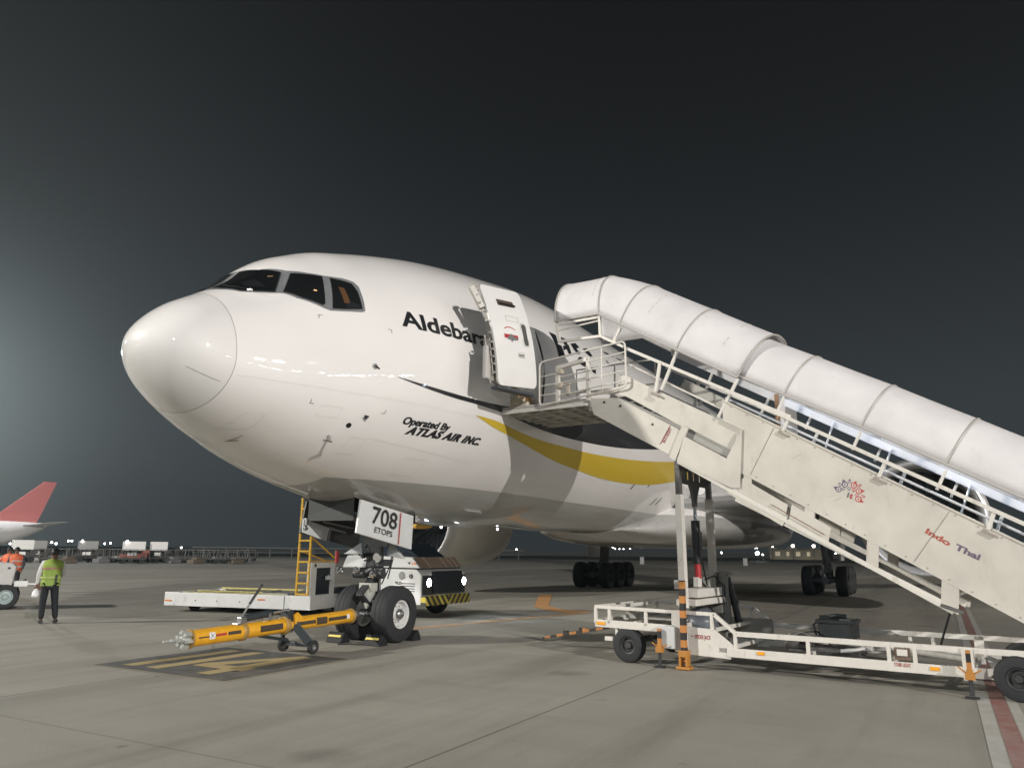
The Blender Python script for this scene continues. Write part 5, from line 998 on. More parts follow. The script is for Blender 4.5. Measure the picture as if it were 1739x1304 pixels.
mb = MB(); mb.box(ax0 + Vector((-.20, 0, 0)), (.18, .06, .045)); mb.tube([ax0 + Vector((-.28 + .05 * math.cos(a), .045 * math.sin(a), 0)) for a in [k * math.tau / 14 for k in range(15)]], .017, 8, caps=False); mb.tube([ax0 + Vector((-.33, 0, 0)), ax0 + Vector((-.42, 0, .0))], .018, 8); mb.build('tow_eye', mat('pale_grey_cast', (.42, .43, .40), .5), TB, smooth=True)
mb = MB(); mb.tube([A(5.16), A(5.26)], .05, 14); mb.box(A(5.32), (.12, .20, .10)); mb.tube([A(5.36) + Vector((0, -.16, .02)), A(5.36) + Vector((0, .16, .02))], .03, 12); mb.tube([A(5.38), A(5.78)], .045, 12); mb.box(A(5.5) + Vector((0, 0, .02)), (.16, .34, .05)); mb.build('nose_coupling', steel, TB, smooth=True)
decb = mat('worn_black_strip', (.06, .045, .03), .6)
for x0, x1, w_ in ((1.52, 1.86, .010), (3.55, 4.05, .030), (4.08, 4.35, .062), (4.38, 4.88, .030), (2.75, 3.25, .050)):
    mb = MB(); r_ = .1275; n_ = 6
    for i in range(2):
        x = (x0, x1)[i]
        for k in range(n_ + 1): a = -math.pi / 2 - .30 + (w_ / r_) * (k / n_ - .5) * 1.0; mb.v.append(tuple(A(x) + Vector((0, math.sin(a) * r_ if 1 else 0, -math.cos(a) * -1 * 0)) + Vector((0, 0, math.cos(a + math.pi / 2) * 0))))
    mb.v = []
    for i in range(2):
        x = (x0, x1)[i]
        for k in range(n_ + 1): a = .10 + (w_ / r_) * (k / n_ - .5) * 2; mb.v.append(tuple(A(x) + Vector((0, -math.cos(a) * r_, math.sin(a) * r_))))
    for k in range(n_): mb.f.append((k, k + 1, n_ + 2 + k, n_ + 1 + k))
    mb.build('strip_marking', decb, TB, smooth=True)
def sticker(x, m, w_=.11, h_=.11, z=.02):
    a0 = z / .137; mb = MB(); n_ = 6
    for xx in (x, x + w_):
        for k in range(n_ + 1): a = a0 + (h_ / .137) * (k / n_ - .5); mb.v.append(tuple(A(xx) + Vector((0, -math.cos(a) * .1282, math.sin(a) * .1282))))
    for k in range(n_): mb.f.append((k, k + 1, n_ + 2 + k, n_ + 1 + k))
    return mb.build('sticker', m, TB, smooth=True)
sticker(1.72, white_p); sticker(1.85, redp, .20, .04); sticker(2.08, decb, .26, .055); sticker(4.88, white_p, .08, .09)
mb = MB(); c_ = A(1.775) + Vector((0, -.1305, .02)); mb.beam(c_ + Vector((-.035, 0, -.035)), c_ + Vector((.035, 0, .035)), .002, .010, upv=(0, 1, 0)); mb.beam(c_ + Vector((-.035, 0, .035)), c_ + Vector((.035, 0, -.035)), .002, .010, upv=(0, 1, 0)); mb.build('sticker_symbol', black, TB)
dt = mat('dark_teal_steel', (.035, .045, .05), .45, .2, var=.2, scale=7)
mb = MB(); mb.beam(W((3.50, -.06, .56)), W((3.72, -.33, .17)), .05, .14); mb.beam(W((3.50, .06, .56)), W((3.70, .33, .17)), .05, .14); mb.beam(W((3.74, -.34, .15)), W((3.72, .34, .15)), .07, .07); mb.beam(W((2.85, 0, .36)), W((3.6, .1, .22)), .05, .05); mb.box(W((3.45, 0, .55)), (.12, .20, .36)); mb.build('wheel_carriage', dt, TB, bevel=.008)
mb = MB(); mb.prism([W((3.48, -.15, .66)), W((3.56, -.15, .70)), W((3.70, -.15, .60)), W((3.52, -.15, .50))], None, (0, .04, 0)); mb.build('carriage_bracket', tby, TB, bevel=.004)
for y in (-.35, .34):
    a, b = MB(), MB(); wheel(a, b, W((3.76, y, .118)), (0, 1 if y > 0 else -1, 0), .118, .075, .05, 28); o = a.build('wheel', rubber, TB, smooth=True); b.build('wheel_rim', steel, o, smooth=True)
mb = MB(); mb.tube([W((2.50, 0, .66)), W((3.08, 0, .71))], .058, 18); mb.build('hydraulic_pump', dt, TB, smooth=True)
mb = MB(); mb.tube([W((3.06, 0, .71)), W((3.50, 0, .735))], .028, 12); mb.box(W((2.45, 0, .62)), (.14, .10, .14)); mb.box(W((2.36, 0, .56)), (.10, .12, .08)); mb.box(W((3.0, 0, .66)), (.05, .14, .12)); mb.build('pump_linkage', steel, TB, bevel=.01)
mb = MB(); mb.tube([W((2.40, 0, .64)), W((2.60, 0, .90))], .018, 10); mb.build('lever', steel, TB, smooth=True); mb = MB(); mb.tube([W((2.58, 0, .88)), W((2.83, 0, 1.19))], .022, 10); mb.build('lever_grip', dark, TB, smooth=True)
# dropped pin below the bar head
# ------------------------------------------------------------------ wheel chocks
def chock(x, y, s, label):
    t = thing('wheel_chock', label, 'wheel chock', (x, y, 0), 0, 'chocks at the nose wheels')
    mb = MB(); pr = [(-.17, 0), (.15, 0), (.15, .05), (.08, .16), (-.02, .24), (-.06, .24), (-.13, .12)]
    pr = [(a * .85, b * .82) for a, b in pr]
    mb.prism([(s * a, -.19, b) for a, b in pr], None, (0, .38, 0)); mb.build('block', mat('chock_rubber', (.009, .0095, .011), .7, var=.2, scale=8), t, bevel=.012)
    mb = MB(); mb.prism([(s * -.117, -.15, .110), (s * -.094, -.15, .145), (s * -.094, .15, .145), (s * -.117, .15, .110)], None, (s * -.012, 0, .004)); mb.build('reflective_strip', mat('chock_yellow', (.75, .62, .15), .4), t)
    return t
chock(5.35, -.46, 1, 'black rubber chock with yellow strip in front of the near nose wheel'); chock(5.35, .46, 1, 'black rubber chock with yellow strip in front of the far nose wheel')
chock(6.43, -.46, -1, 'black rubber chock behind the near nose wheel'); chock(6.43, .46, -1, 'black rubber chock behind the far nose wheel')
mb = MB(); mb.tube([(5.3, -.3, .02), (5.15, -.15, .012), (5.2, .05, .012), (5.0, .15, .012), (5.25, .3, .02)], .012, 7); tag(mb.build('chock_rope', black, None, smooth=True), 'thin black rope lying between the two front chocks', 'rope')

# ------------------------------------------------------------------ low white cargo transporter with console, ladder on its deck
CT = thing('cargo_transporter', 'long low white flat deck transporter with yellow edged roller bed behind the tow bar', 'cargo transporter', (8.36, 9.54, 0), math.atan2(-.977, .212))
mb = MB(); mb.box((2.35, .06, .345), (4.7, .12, .37)); mb.box((2.35, 2.29, .345), (4.7, .12, .37)); mb.box((.06, 1.17, .345), (.12, 2.12, .37)); mb.box((4.44, 1.17, .345), (.52, 2.12, .37)); mb.box((2.1, 1.17, .26), (4.0, 2.1, .14)); mb.build('frame', white_p, CT, bevel=.012)
mb = MB(); mb.box((2.3, 1.17, .36), (4.2, 2.0, .05)); mb.build('deck_pan', dark, CT)
mb = MB()
for k in range(26): mb.tube([(.25 + k * .155, .25, .45), (.25 + k * .155, 1.05, .45)], .045, 10); mb.tube([(.25 + k * .155, 1.25, .45), (.25 + k * .155, 2.1, .45)], .045, 10)
mb.build('rollers', steel, CT, smooth=True)
mb = MB(); mb.box((2.1, .26, .535), (3.4, .03, .02)); mb.box((2.3, 2.16, .555), (4.0, .04, .05)); mb.box((1.6, 1.15, .52), (2.8, .03, .03)); mb.build('yellow_deck_guide', mat('pale_yellow_paint', (.72, .63, .22), .45, var=.15, scale=4), CT, bevel=.006)
mb = MB(); mb.box((3.4, .5, .52), (.9, .5, .10)); mb.beam((3.9, .25, .56), (4.3, .5, .66), .06); mb.beam((3.0, .3, .56), (3.4, .6, .62), .05); mb.build('deck_linkage', greym, CT, bevel=.01)
for u in (1.05, 1.75, 2.5): 
    mb = MB(); mb.tube([(u, -.004, .32), (u, .02, .32)], .018, 10); mb.build('frame_hole', black, CT)
for u, z in ((.14, .30), (3.18, .40)):
    mb = MB(); mb.box((u, -.003, z), (.24, .012, .035)); mb.build('orange_reflector', mat('orange_reflector', (.8, .24, .05), .4), CT)
mb = MB(); mb.box((3.9, -.002, .345), (.012, .012, .34)); mb.build('frame_joint', black, CT)
mb = MB(); mb.box((4.58, .19, .97), (.12, .30, .90)); mb.box((4.58, 1.25, .97), (.12, .22, .90)); mb.box((4.58, .72, 1.34), (.12, .90, .16)); con = mb.build('console_frame', white_p, CT, bevel=.012)
mb = MB(); mb.box((4.58, .70, .92), (.04, 1.02, .76)); mb.build('console_window', mat('blue_grey_glass', (.03, .036, .045), .25), con)
mb = MB(); mb.box((4.67, .95, .98), (.04, .30, .10)); mb.tube([(4.68, .9, 1.05), (4.68, 1.2, .85)], .02, 8); mb.build('console_handle', white_p, con)
mb = MB(); mb.box((4.58, .75, 1.435), (.16, 1.35, .03)); mb.build('console_yellow_top', yellow, con)
mb = MB(); mb.lathe((4.645, .24, 1.33), (1, 0, 0), [(0, .045), (.012, .045), (.012, 0)], 16); mb.build('console_gauge', dark, con)
for u, y in ((.7, .45), (.7, 1.9), (3.9, .45), (3.9, 1.9)):
    a, b = MB(), MB(); wheel(a, b, (u, y, .17), (0, 1, 0), .17, .18, .08, 20); a.build('wheel', rubber, CT, smooth=True)
LD = thing('step_ladder', 'tall yellow ladder standing on the white transporter deck', 'ladder', (8.36 + .212 * 4.4 + .977 * .05, 9.54 - .977 * 4.4 + .212 * .05, .53), math.atan2(-.977, .212))
mb = MB(); mb.beam((-.18, 0, 0), (-.165, 0, 2.62), .05, .06); mb.beam((.18, 0, 0), (.165, 0, 2.62), .05, .06); mb.build('rail', yellow, LD, bevel=.004)
for k in range(9):
    mb = MB(); mb.box((0, 0, .04 + k * .285), (.34, .07, .045)); mb.build('rung', yellow, LD, bevel=.004)
mb = MB(); mb.beam((.18, .03, 1.55), (.42, 1.1, .92), .03, .04); mb.beam((-.18, .03, 1.2), (.2, .9, .90), .03, .03); mb.build('brace', yellow, LD)

# ------------------------------------------------------------------ white tug with headlights
TG = thing('aircraft_tug', 'white aircraft tug with lit headlights and striped bumper parked behind the nose gear', 'tug', (10.35, 5.0, 0), R(-90))
mb = MB(); mb.prism([(1.15, 0, .36), (2.95, 0, .36), (2.95, 0, 1.12), (2.78, 0, 1.27), (1.15, 0, 1.27)], None, (0, 2.2, 0)); tg = mb.build('body', mat('tug_white', (.74, .75, .74), .35, var=.05, scale=2, coat=.4), TG, bevel=.025)
mb = MB(); mb.prism([(1.4, .04, 1.30), (2.86, .04, 1.30), (2.60, .04, 1.58), (1.4, .04, 1.60)], None, (0, 2.12, 0)); hd = mb.build('hood', MATS['tug_white'], TG, bevel=.02)
mb = MB(); mb.beam((2.80, .06, 1.31), (2.60, .06, 1.59), .001, .001); 
mb = MB(); mb.v = [(2.875, .10, 1.315), (2.875, 2.10, 1.315), (2.625, 2.10, 1.585), (2.625, .10, 1.585)]; mb.f = [(0, 1, 2, 3)]; mb.build('hood_front_panel', mat('bronze_panel', (.30, .21, .15), .4, .3, var=.3, scale=3), hd)
for y in (.5, 1.3, 1.6, 1.85):
    mb = MB(); mb.v = [(2.880, y, 1.315), (2.880, y + .05, 1.315), (2.630, y + .01, 1.585), (2.630, y - .04, 1.585)]; mb.f = [(0, 1, 2, 3)]; mb.build('hood_stripe', mat('pale_stripe', (.6, .5, .42), .5), hd)
mb = MB(); mb.box((2.0, 1.1, 1.285), (1.6, 2.21, .02)); mb.build('hood_gap', black, TG)
mb = MB(); mb.box((2.955, 1.1, .86), (.02, 2.1, .50)); mb.build('front_panel', mat('front_panel_slate', (.085, .085, .09), .35, .3, var=.2, scale=4), TG)
mb = MB(); mb.box((2.965, 1.22, .94), (.05, 1.45, .56)); 
for k in range(9): mb.box((2.995, 1.22, .70 + k * .06), (.02, 1.4, .02))
mb.build('radiator_grille', mat('grille_dark', (.03, .04, .05), .5, .3), TG)
bs = bpy.data.materials.new('bumper_stripes'); bs.use_nodes = True; n = bs.node_tree.nodes; l = bs.node_tree.links; b = n['Principled BSDF']; t = n.new('ShaderNodeTexCoord'); sp = n.new('ShaderNodeSeparateXYZ'); l.new(t.outputs['Object'], sp.inputs[0])
a1 = n.new('ShaderNodeMath'); a1.operation = 'SUBTRACT'; l.new(sp.outputs[1], a1.inputs[0]); a1.inputs[1].default_value = 1.1; a2 = n.new('ShaderNodeMath'); a2.operation = 'ABSOLUTE'; l.new(a1.outputs[0], a2.inputs[0]); a3 = n.new('ShaderNodeMath'); a3.operation = 'MULTIPLY_ADD'; l.new(sp.outputs[2], a3.inputs[0]); a3.inputs[1].default_value = -.9; l.new(a2.outputs[0], a3.inputs[2])
a4 = n.new('ShaderNodeMath'); a4.operation = 'MULTIPLY'; l.new(a3.outputs[0], a4.inputs[0]); a4.inputs[1].default_value = 4.2; a5 = n.new('ShaderNodeMath'); a5.operation = 'FRACT'; l.new(a4.outputs[0], a5.inputs[0]); a6 = n.new('ShaderNodeMath'); a6.operation = 'GREATER_THAN'; l.new(a5.outputs[0], a6.inputs[0]); a6.inputs[1].default_value = .5
mx = n.new('ShaderNodeMix'); mx.data_type = 'RGBA'; l.new(a6.outputs[0], mx.inputs[0]); mx.inputs[6].default_value = (.05, .05, .045, 1); mx.inputs[7].default_value = (.62, .50, .08, 1); l.new(mx.outputs[2], b.inputs['Base Color']); b.inputs['Roughness'].default_value = .5
mb = MB(); mb.box((3.03, 1.1, .47), (.16, 2.2, .25)); mb.build('bumper', bs, TG, bevel=.01)
hl = mat('headlight_lens', (1, 1, 1), .2, emit=(.85, .94, 1), estr=90)
for y in (.28, 2.02):
    mb = MB(); mb.lathe((2.96, y, .93), (1, 0, 0), [(0, .12), (.05, .12), (.06, .105)], 20); h_ = mb.build('headlight', steel, TG, smooth=True); mb = MB(); mb.lathe((3.005, y, .93), (1, 0, 0), [(0, .102), (.012, .06), (.016, 0)], 20); mb.build('headlight_lens', hl, h_, smooth=True)
    s_ = lamp('headlight_beam', 'SPOT', (0, 0, 0), 110, (.85, .94, 1), .05, spot=R(75), blend=.6); s_.parent = TG; s_.location = (3.07, y, .93); s_.rotation_euler = (R(82), 0, R(-90))
mb = MB(); mb.lathe((2.32, -.004, 1.10), (0, -1, 0), [(-.02, .0), (0, .105), (.004, .105), (.006, 0)], 24); mb.build('side_port', greym, TG); mb = MB(); mb.lathe((2.62, -.004, 1.09), (0, -1, 0), [(0, 0), (.003, .065), (.005, 0)], 20); mb.build('side_vent', black, TG)
mb = MB(); mb.box((2.62, -.014, 1.09), (.012, .006, .13)); mb.build('side_vent_bar', MATS['tug_white'], TG)
mb = MB()
for k in range(4): mb.box((2.52, -.004, .90 - k * .065), (.46, .012, .018))
mb.build('side_louvre', black, TG)
flat_text('tug_lettering', 'TLD', .1, black, TG, (2.10, -.006, .87), (1, 0, 0), (0, 0, 1), bold=.004, width=.22, height=.07)
mb = MB(); mb.box((2.68, .035, 1.42), (.12, .012, .04)); mb.build('orange_reflector', mat('orange_reflector', (.8, .24, .05), .4), TG)
mb = MB(); q = [(2.44, .036, 1.47), (2.49, .036, 1.43), (2.50, .036, 1.40), (2.53, .036, 1.40), (2.54, .036, 1.43), (2.60, .036, 1.48), (2.55, .036, 1.45), (2.53, .036, 1.46), (2.50, .036, 1.45)]; mb.prism(q, None, (0, -.004, 0)); mb.build('eagle_emblem', black, TG)
mb = MB(); mb.tube([(2.45, .5, 1.58), (2.0, .4, 1.68), (1.5, .35, 1.66)], .02, 8); mb.prism([(1.2, .5, 1.60), (2.5, .5, 1.58), (1.9, .5, 1.95), (1.35, .5, 2.0)], None, (0, 1.3, 0)); mb.build('windshield_cab', mat('navy_cab_glass', (.02, .028, .045), .12, coat=.4), TG, bevel=.03)
mb = MB(); mb.box((.3, 1.1, .55), (1.8, 1.2, .3)); mb.build('rear_frame', dark, TG)
for u, y in ((-.2, .5), (-.2, 1.7), (2.1, .2), (2.1, 2.0)):
    a, b = MB(), MB(); wheel(a, b, (u, y, .36), (0, -1 if y < 1 else 1, 0), .36, .26, .18, 24); o = a.build('wheel', rubber, TG, smooth=True); b.build('wheel_rim', greym, o, smooth=True)

# ------------------------------------------------------------------ people
def skin_mesh(name, V, E, Rr, m, parent, root=0, lv=2):
    me = bpy.data.meshes.new(name + '_s'); me.from_pydata(V, E, []); o = bpy.data.objects.new(name + '_s', me); COL.objects.link(o)
    sk = o.modifiers.new('s', 'SKIN'); sk.use_smooth_shade = True
    if not me.skin_vertices: bm = bmesh.new(); bm.from_mesh(me); bm.verts.layers.skin.verify(); bm.to_mesh(me); bm.free()
    for i, r in enumerate(Rr): d = me.skin_vertices[0].data[i]; d.radius = r if isinstance(r, tuple) else (r, r); d.use_root = (i == root)
    ss = o.modifiers.new('ss', 'SUBSURF'); ss.levels = lv; ss.render_levels = lv
    dg = bpy.context.evaluated_depsgraph_get(); me2 = bpy.data.meshes.new_from_object(o.evaluated_get(dg)); bpy.data.objects.remove(o)
    me2.name = name; me2.materials.clear(); me2.materials.append(m)
    for p in me2.polygons: p.use_smooth = True
    q = bpy.data.objects.new(name, me2); COL.objects.link(q); q.parent = parent; return q
skinm = mat('brown_skin', (.17, .085, .05), .5, var=.08, scale=9); hairm = mat('black_hair', (.008, .008, .010), .5, var=.3, scale=30)
def person(label, loc, rz, pose, vest, shirt, trous, group=None, rolled=False, h=1.0):
    root = thing('person', label, 'person', loc, rz, group); root.scale = (h, h, h)
    J = pose
    # joints: dict of points
    order = ['pelvis', 'waist', 'chest', 'neck', 'head0', 'head1', 'head2', 'shL', 'elL', 'wrL', 'haL', 'shR', 'elR', 'wrR', 'haR', 'hipL', 'knL', 'anL', 'toL', 'hipR', 'knR', 'anR', 'toR']
    rad = {'pelvis': (.135, .10), 'waist': (.12, .09), 'chest': (.15, .105), 'neck': .055, 'head0': .072, 'head1': (.078, .092), 'head2': .05, 'shL': .055, 'elL': .038, 'wrL': .026, 'haL': (.034, .018), 'shR': .055, 'elR': .038, 'wrR': .026, 'haR': (.034, .018),
           'hipL': .085, 'knL': .055, 'anL': .038, 'toL': .035, 'hipR': .085, 'knR': .055, 'anR': .038, 'toR': .035}
    V = [J[k] for k in order]; ix = {k: i for i, k in enumerate(order)}
    E = [('pelvis', 'waist'), ('waist', 'chest'), ('chest', 'neck'), ('neck', 'head0'), ('head0', 'head1'), ('head1', 'head2'), ('chest', 'shL'), ('shL', 'elL'), ('elL', 'wrL'), ('wrL', 'haL'), ('chest', 'shR'), ('shR', 'elR'), ('elR', 'wrR'), ('wrR', 'haR'),
         ('pelvis', 'hipL'), ('hipL', 'knL'), ('knL', 'anL'), ('anL', 'toL'), ('pelvis', 'hipR'), ('hipR', 'knR'), ('knR', 'anR'), ('anR', 'toR')]
    EE = [(ix[a], ix[b]) for a, b in E]; RR = [rad[k] for k in order]; VV = list(V)
    for s in ('L', 'R'):
        wv, hv = Vector(J['wr' + s]), Vector(J['ha' + s]); d = (hv - wv).normalized(); sd = d.cross(Vector((0, 1, .1))).normalized()
        if sd.length < .1: sd = Vector((0, 0, 1))
        for k, (off, ln_) in enumerate(((-.028, .062), (-.010, .074), (.010, .070), (.027, .055))):
            p0 = hv + sd * off + d * .012; p1 = p0 + d * ln_ * .55; p2 = p1 + d * ln_ * .4 + Vector((0, .018, .006)); n0 = len(VV); VV += [tuple(p0), tuple(p1), tuple(p2)]; EE += [(ix['ha' + s], n0), (n0, n0 + 1), (n0 + 1, n0 + 2)]; RR += [.0095, .0085, .0065]
        p0 = wv.lerp(hv, .55) + sd * -.034; p1 = p0 + d * .045 - sd * .012; n0 = len(VV); VV += [tuple(p0), tuple(p1)]; EE += [(ix['ha' + s], n0), (n0, n0 + 1)]; RR += [.011, .008]
    skin_mesh('body', VV, EE, RR, skinm, root, 0, 1)
    def sub(name, keys, edges, R_, m, ext=None, lv=2):
        P_ = [ext[k] if ext and k in ext else J[k] for k in keys]; id_ = {k: i for i, k in enumerate(keys)}
        return skin_mesh(name, P_, [(id_[a], id_[b]) for a, b in edges], R_, m, root, 0, lv)
    sub('shirt', ['chest', 'waist', 'shL', 'elL', 'wrL', 'shR', 'elR', 'wrR', 'neck'], [('chest', 'waist'), ('chest', 'shL'), ('shL', 'elL'), ('elL', 'wrL'), ('chest', 'shR'), ('shR', 'elR'), ('elR', 'wrR'), ('chest', 'neck')], [(.165, .12), (.15, .11), .075, .052, .038, .075, .052, .038, .058], shirt)
    vm = MB(); n_ = 28
    for z_, wx, wy in ((.86, .205, .150), (.95, .200, .148), (1.06, .192, .140), (1.18, .205, .148), (1.30, .225, .155), (1.38, .222, .145), (1.43, .190, .115), (1.465, .110, .085), (1.475, .075, .070)):
        for k in range(n_): a = k * math.tau / n_; vm.v.append((J['chest'][0] * (z_ - .9) * 2 + wx * math.copysign(abs(math.cos(a)) ** .8, math.cos(a)), wy * math.copysign(abs(math.sin(a)) ** .85, math.sin(a)) + .012 * math.sin(5 * a + z_ * 9), z_))
    for i in range(8):
        for k in range(n_): a, b = i * n_ + k, i * n_ + (k + 1) % n_; vm.f.append((a, b, b + n_, a + n_))
    vt = vm.build('vest', vest, root, smooth=True)
    sub('trousers', ['pelvis', 'hipL', 'knL', 'anL', 'hipR', 'knR', 'anR'], [('pelvis', 'hipL'), ('hipL', 'knL'), ('knL', 'anL'), ('pelvis', 'hipR'), ('hipR', 'knR'), ('knR', 'anR')], [(.15, .115), .105, .078, .062, .105, .078, .062], trous)
    for s in ('L', 'R'):
        a, t = Vector(J['an' + s]), Vector(J['to' + s]); mb = MB(); dd = (t - a); dd.z = 0; dd.normalize(); b_ = Vector((a.x, a.y, .045)) - dd * .04
        mb.tube([b_ - dd * .02, b_ + dd * .06, b_ + dd * .16, b_ + dd * .23], [.045, .05, .045, .025], 12); mb.build('shoe', black, root, smooth=True)
    hc = Vector(J['head1']); mb = MB(); n1, n2 = 12, 18; fwd = Vector((0, 1, 0))
    for i in range(n1 + 1):
        for j in range(n2):
            ph = math.pi * i / n1 * .62; th = math.tau * j / n2; drop = .0 if math.sin(th) > .3 else 1; k = 1 + (.55 * (i / n1) * drop)
            ph2 = min(ph * k, 2.2); mb.v.append(tuple(hc + Vector((.094 * math.sin(ph2) * math.cos(th), .108 * math.sin(ph2) * math.sin(th) - .012, .10 * math.cos(ph2) + .028))))
    for i in range(n1):
        for j in range(n2): a = i * n2 + j; b2 = i * n2 + (j + 1) % n2; mb.f.append((a, b2, b2 + n2, a + n2))
    mb.build('hair', hairm, root, smooth=True)
    f0 = Vector(J['head1']) + Vector((0, .088, -.02)); mb = MB(); mb.prism([f0 + Vector((-.012, -.01, -.02)), f0 + Vector((.012, -.01, -.02)), f0 + Vector((.004, -.01, .03)), f0 + Vector((-.004, -.01, .03))], None, (0, .025, -.004)); mb.build('nose', skinm, root)
    for sx in (-.03, .03): mb = MB(); mb.lathe(f0 + Vector((sx, -.012, .03)), (0, 1, 0), [(0, .011), (.006, .008), (.008, 0)], 10); mb.build('eye', black, root)
    for sx in (-.082, .082): mb = MB(); mb.box(Vector(J['head1']) + Vector((sx, 0, -.005)), (.018, .035, .055)); mb.build('ear', skinm, root, bevel=.008)
    mb = MB(); mb.box(f0 + Vector((0, -.012, -.048)), (.042, .012, .008)); mb.build('mouth', mat('lip_brown', (.12, .04, .035), .5), root)
    return root, vt
hv = mat('hivis_lime_vest', (.24, .34, .05), .6, var=.15, scale=6); ov = mat('hivis_orange_vest', (.62, .13, .05), .6, var=.15, scale=6); ws = mat('white_shirt', (.55, .55, .54), .7, var=.1, scale=7); dk = mat('dark_shirt', (.04, .04, .055), .7); tr_ = mat('navy_trousers', (.008, .010, .013), .75, var=.2, scale=8); refl = mat('vest_reflective_band', (.45, .42, .38), .3)
pose1 = dict(pelvis=(0, 0, .93), waist=(0, .0, 1.08), chest=(0.01, 0, 1.30), neck=(.01, .01, 1.46), head0=(.015, .02, 1.53), head1=(.02, .02, 1.60), head2=(.02, .01, 1.67), shL=(-.19, 0, 1.38), elL=(-.26, .02, 1.12), wrL=(-.27, .07, .88), haL=(-.27, .08, .80), shR=(.20, 0, 1.38), elR=(.25, .03, 1.13), wrR=(.12, .20, 1.08), haR=(.05, .24, 1.08),
             hipL=(-.09, 0, .86), knL=(-.11, .02, .47), anL=(-.10, 0, .09), toL=(-.11, .15, .04), hipR=(.09, 0, .86), knR=(.14, .03, .47), anR=(.19, 0, .09), toR=(.22, .15, .04))
pr1, vt1 = person('person in lime yellow vest and dark trousers seen from behind holding a white bag', (4.42, 8.56, 0), R(60.5 - 90), pose1, hv, ws, tr_)
def vband(parent_root, vest, z, w=.05, m=refl, rx=.212, ry=.165):
    mb = MB()
    for zz in (z - w / 2, z + w / 2):
        for k in range(32): a = k * math.tau / 32; mb.v.append((rx * math.cos(a), ry * math.sin(a), zz))
    for k in range(32): mb.f.append((k, (k + 1) % 32, 32 + (k + 1) % 32, 32 + k))
    return mb
for z, m_ in ((1.26, mat('vest_band_red_grey', (.30, .16, .10), .5)), (1.05, mat('vest_lower_band', (.33, .40, .12), .4))): vband(pr1, vt1, z, .05, m_, .228, .168).build('vest_band', m_, vt1, smooth=True)
mb = MB(); mb.box((.10, -.175, 1.02), (.05, .05, .20)); mb.build('radio', black, vt1, bevel=.01)
bg_ = MB(); bg_.lathe((0, 0, -.02), (0, 0, 1), [(-.13, 0), (-.13, .06), (-.10, .085), (-.02, .08), (.05, .04), (.09, .018), (.10, 0)], 18)
bo = bg_.build('plastic_bag', mat('white_plastic_bag', (.72, .72, .70), .4, var=.1, scale=20), None, smooth=True); off = Matrix.Rotation(R(60.5 - 90), 3, 'Z') @ Vector((-.27, .09, .74)); bo.location = (4.42 + off.x, 8.56 + off.y, off.z); tag(bo, 'small white bag hanging from the hand of the person in the lime vest', 'bag')
pose2 = dict(pose1); pose2.update(wrL=(-.22, .10, .92), haL=(-.20, .14, .85), elR=(.26, -.02, 1.12), wrR=(.27, .08, .90), haR=(.27, .10, .82), knL=(-.10, .12, .50), anL=(-.10, .10, .10), toL=(-.10, .25, .05), knR=(.10, -.02, .48), anR=(.10, -.20, .13), toR=(.10, -.07, .04))
pr2, vt2 = person('person in orange vest and dark trousers walking towards the camera near the left edge', (9.95, 19.95, 0), R(235 - 90), pose2, ov, dk, tr_, h=1.0)
for z in (1.22, 1.02): vband(pr2, vt2, z, .045, refl, .224, .166).build('vest_band', refl, vt2, smooth=True)
pose3 = dict(pose1); pose3.update(elR=(.30, .1, 1.2), wrR=(.40, .3, 1.25), haR=(.44, .36, 1.27))
pr3, vt3 = person('person in orange vest with one arm raised behind the white baggage tractor', (10.35, 21.15, 0), R(200 - 90), pose3, ov, ov, tr_)

# ------------------------------------------------------------------ white baggage tractor cut by the left edge of the view
BT = thing('baggage_tractor', 'white baggage tractor partly out of view cut by the left picture edge', 'tractor', (6.24, 13.6, 0), R(150))
mb = MB(); mb.prism([(-.10, 0, .62), (-.16, 0, 1.18), (-.05, 0, 1.27), (1.6, 0, 1.30), (2.6, 0, 1.1), (2.6, 0, .35), (.45, 0, .35), (.40, 0, .55), (.25, 0, .68)], None, (0, -1.3, 0)); mb.build('body', mat('tractor_off_white', (.58, .57, .54), .45, var=.1, scale=3, dirt=.4), BT, bevel=.04)
mb = MB(); mb.box((-.32, -.2, .70), (.34, .5, .16)); mb.build('rear_step', white_p, BT, bevel=.01); mb = MB(); mb.beam((-.45, -.0, .70), (-.78, -.0, .68), .04, .04); mb.build('rear_arm', white_p, BT)
mb = MB(); mb.box((-.80, 0, .62), (.14, .06, .22)); mb.build('number_plate', mat('brown_plate', (.12, .06, .04), .6), BT)
mb = MB(); mb.box((.02, .012, 1.14), (.07, .02, .05)); mb.build('filler_cap', dark, BT)
for k in range(4): mb = MB(); mb.tube([(-.20, .02, .78 + k * .07), (-.14, .02, .78 + k * .07)], .018, 8); mb.build('hose_clip', black, BT)
mb = MB(); mb.beam((-.1, -.05, .55), (-.45, -.05, .80), .08, .10); mb.build('mudguard_bracket', dark, BT)
for u, y in ((.02, .06), (.02, -1.3), (2.0, .06), (2.0, -1.3)):
    a, b = MB(), MB(); wheel(a, b, (u, y, .34), (0, 1 if y > -.6 else -1, 0), .34, .22, .19, 28); o = a.build('wheel', rubber, BT, smooth=True); b.build('wheel_rim', mat('pale_teal_rim', (.35, .42, .41), .4), o, smooth=True)

# ------------------------------------------------------------------ far side of the apron
def AZ(px): return YAW - math.atan((px - 869.5) / 1336.0)
def at(px, d): a = AZ(px); return (CAM[0] + d * math.cos(a), CAM[1] + d * math.sin(a))
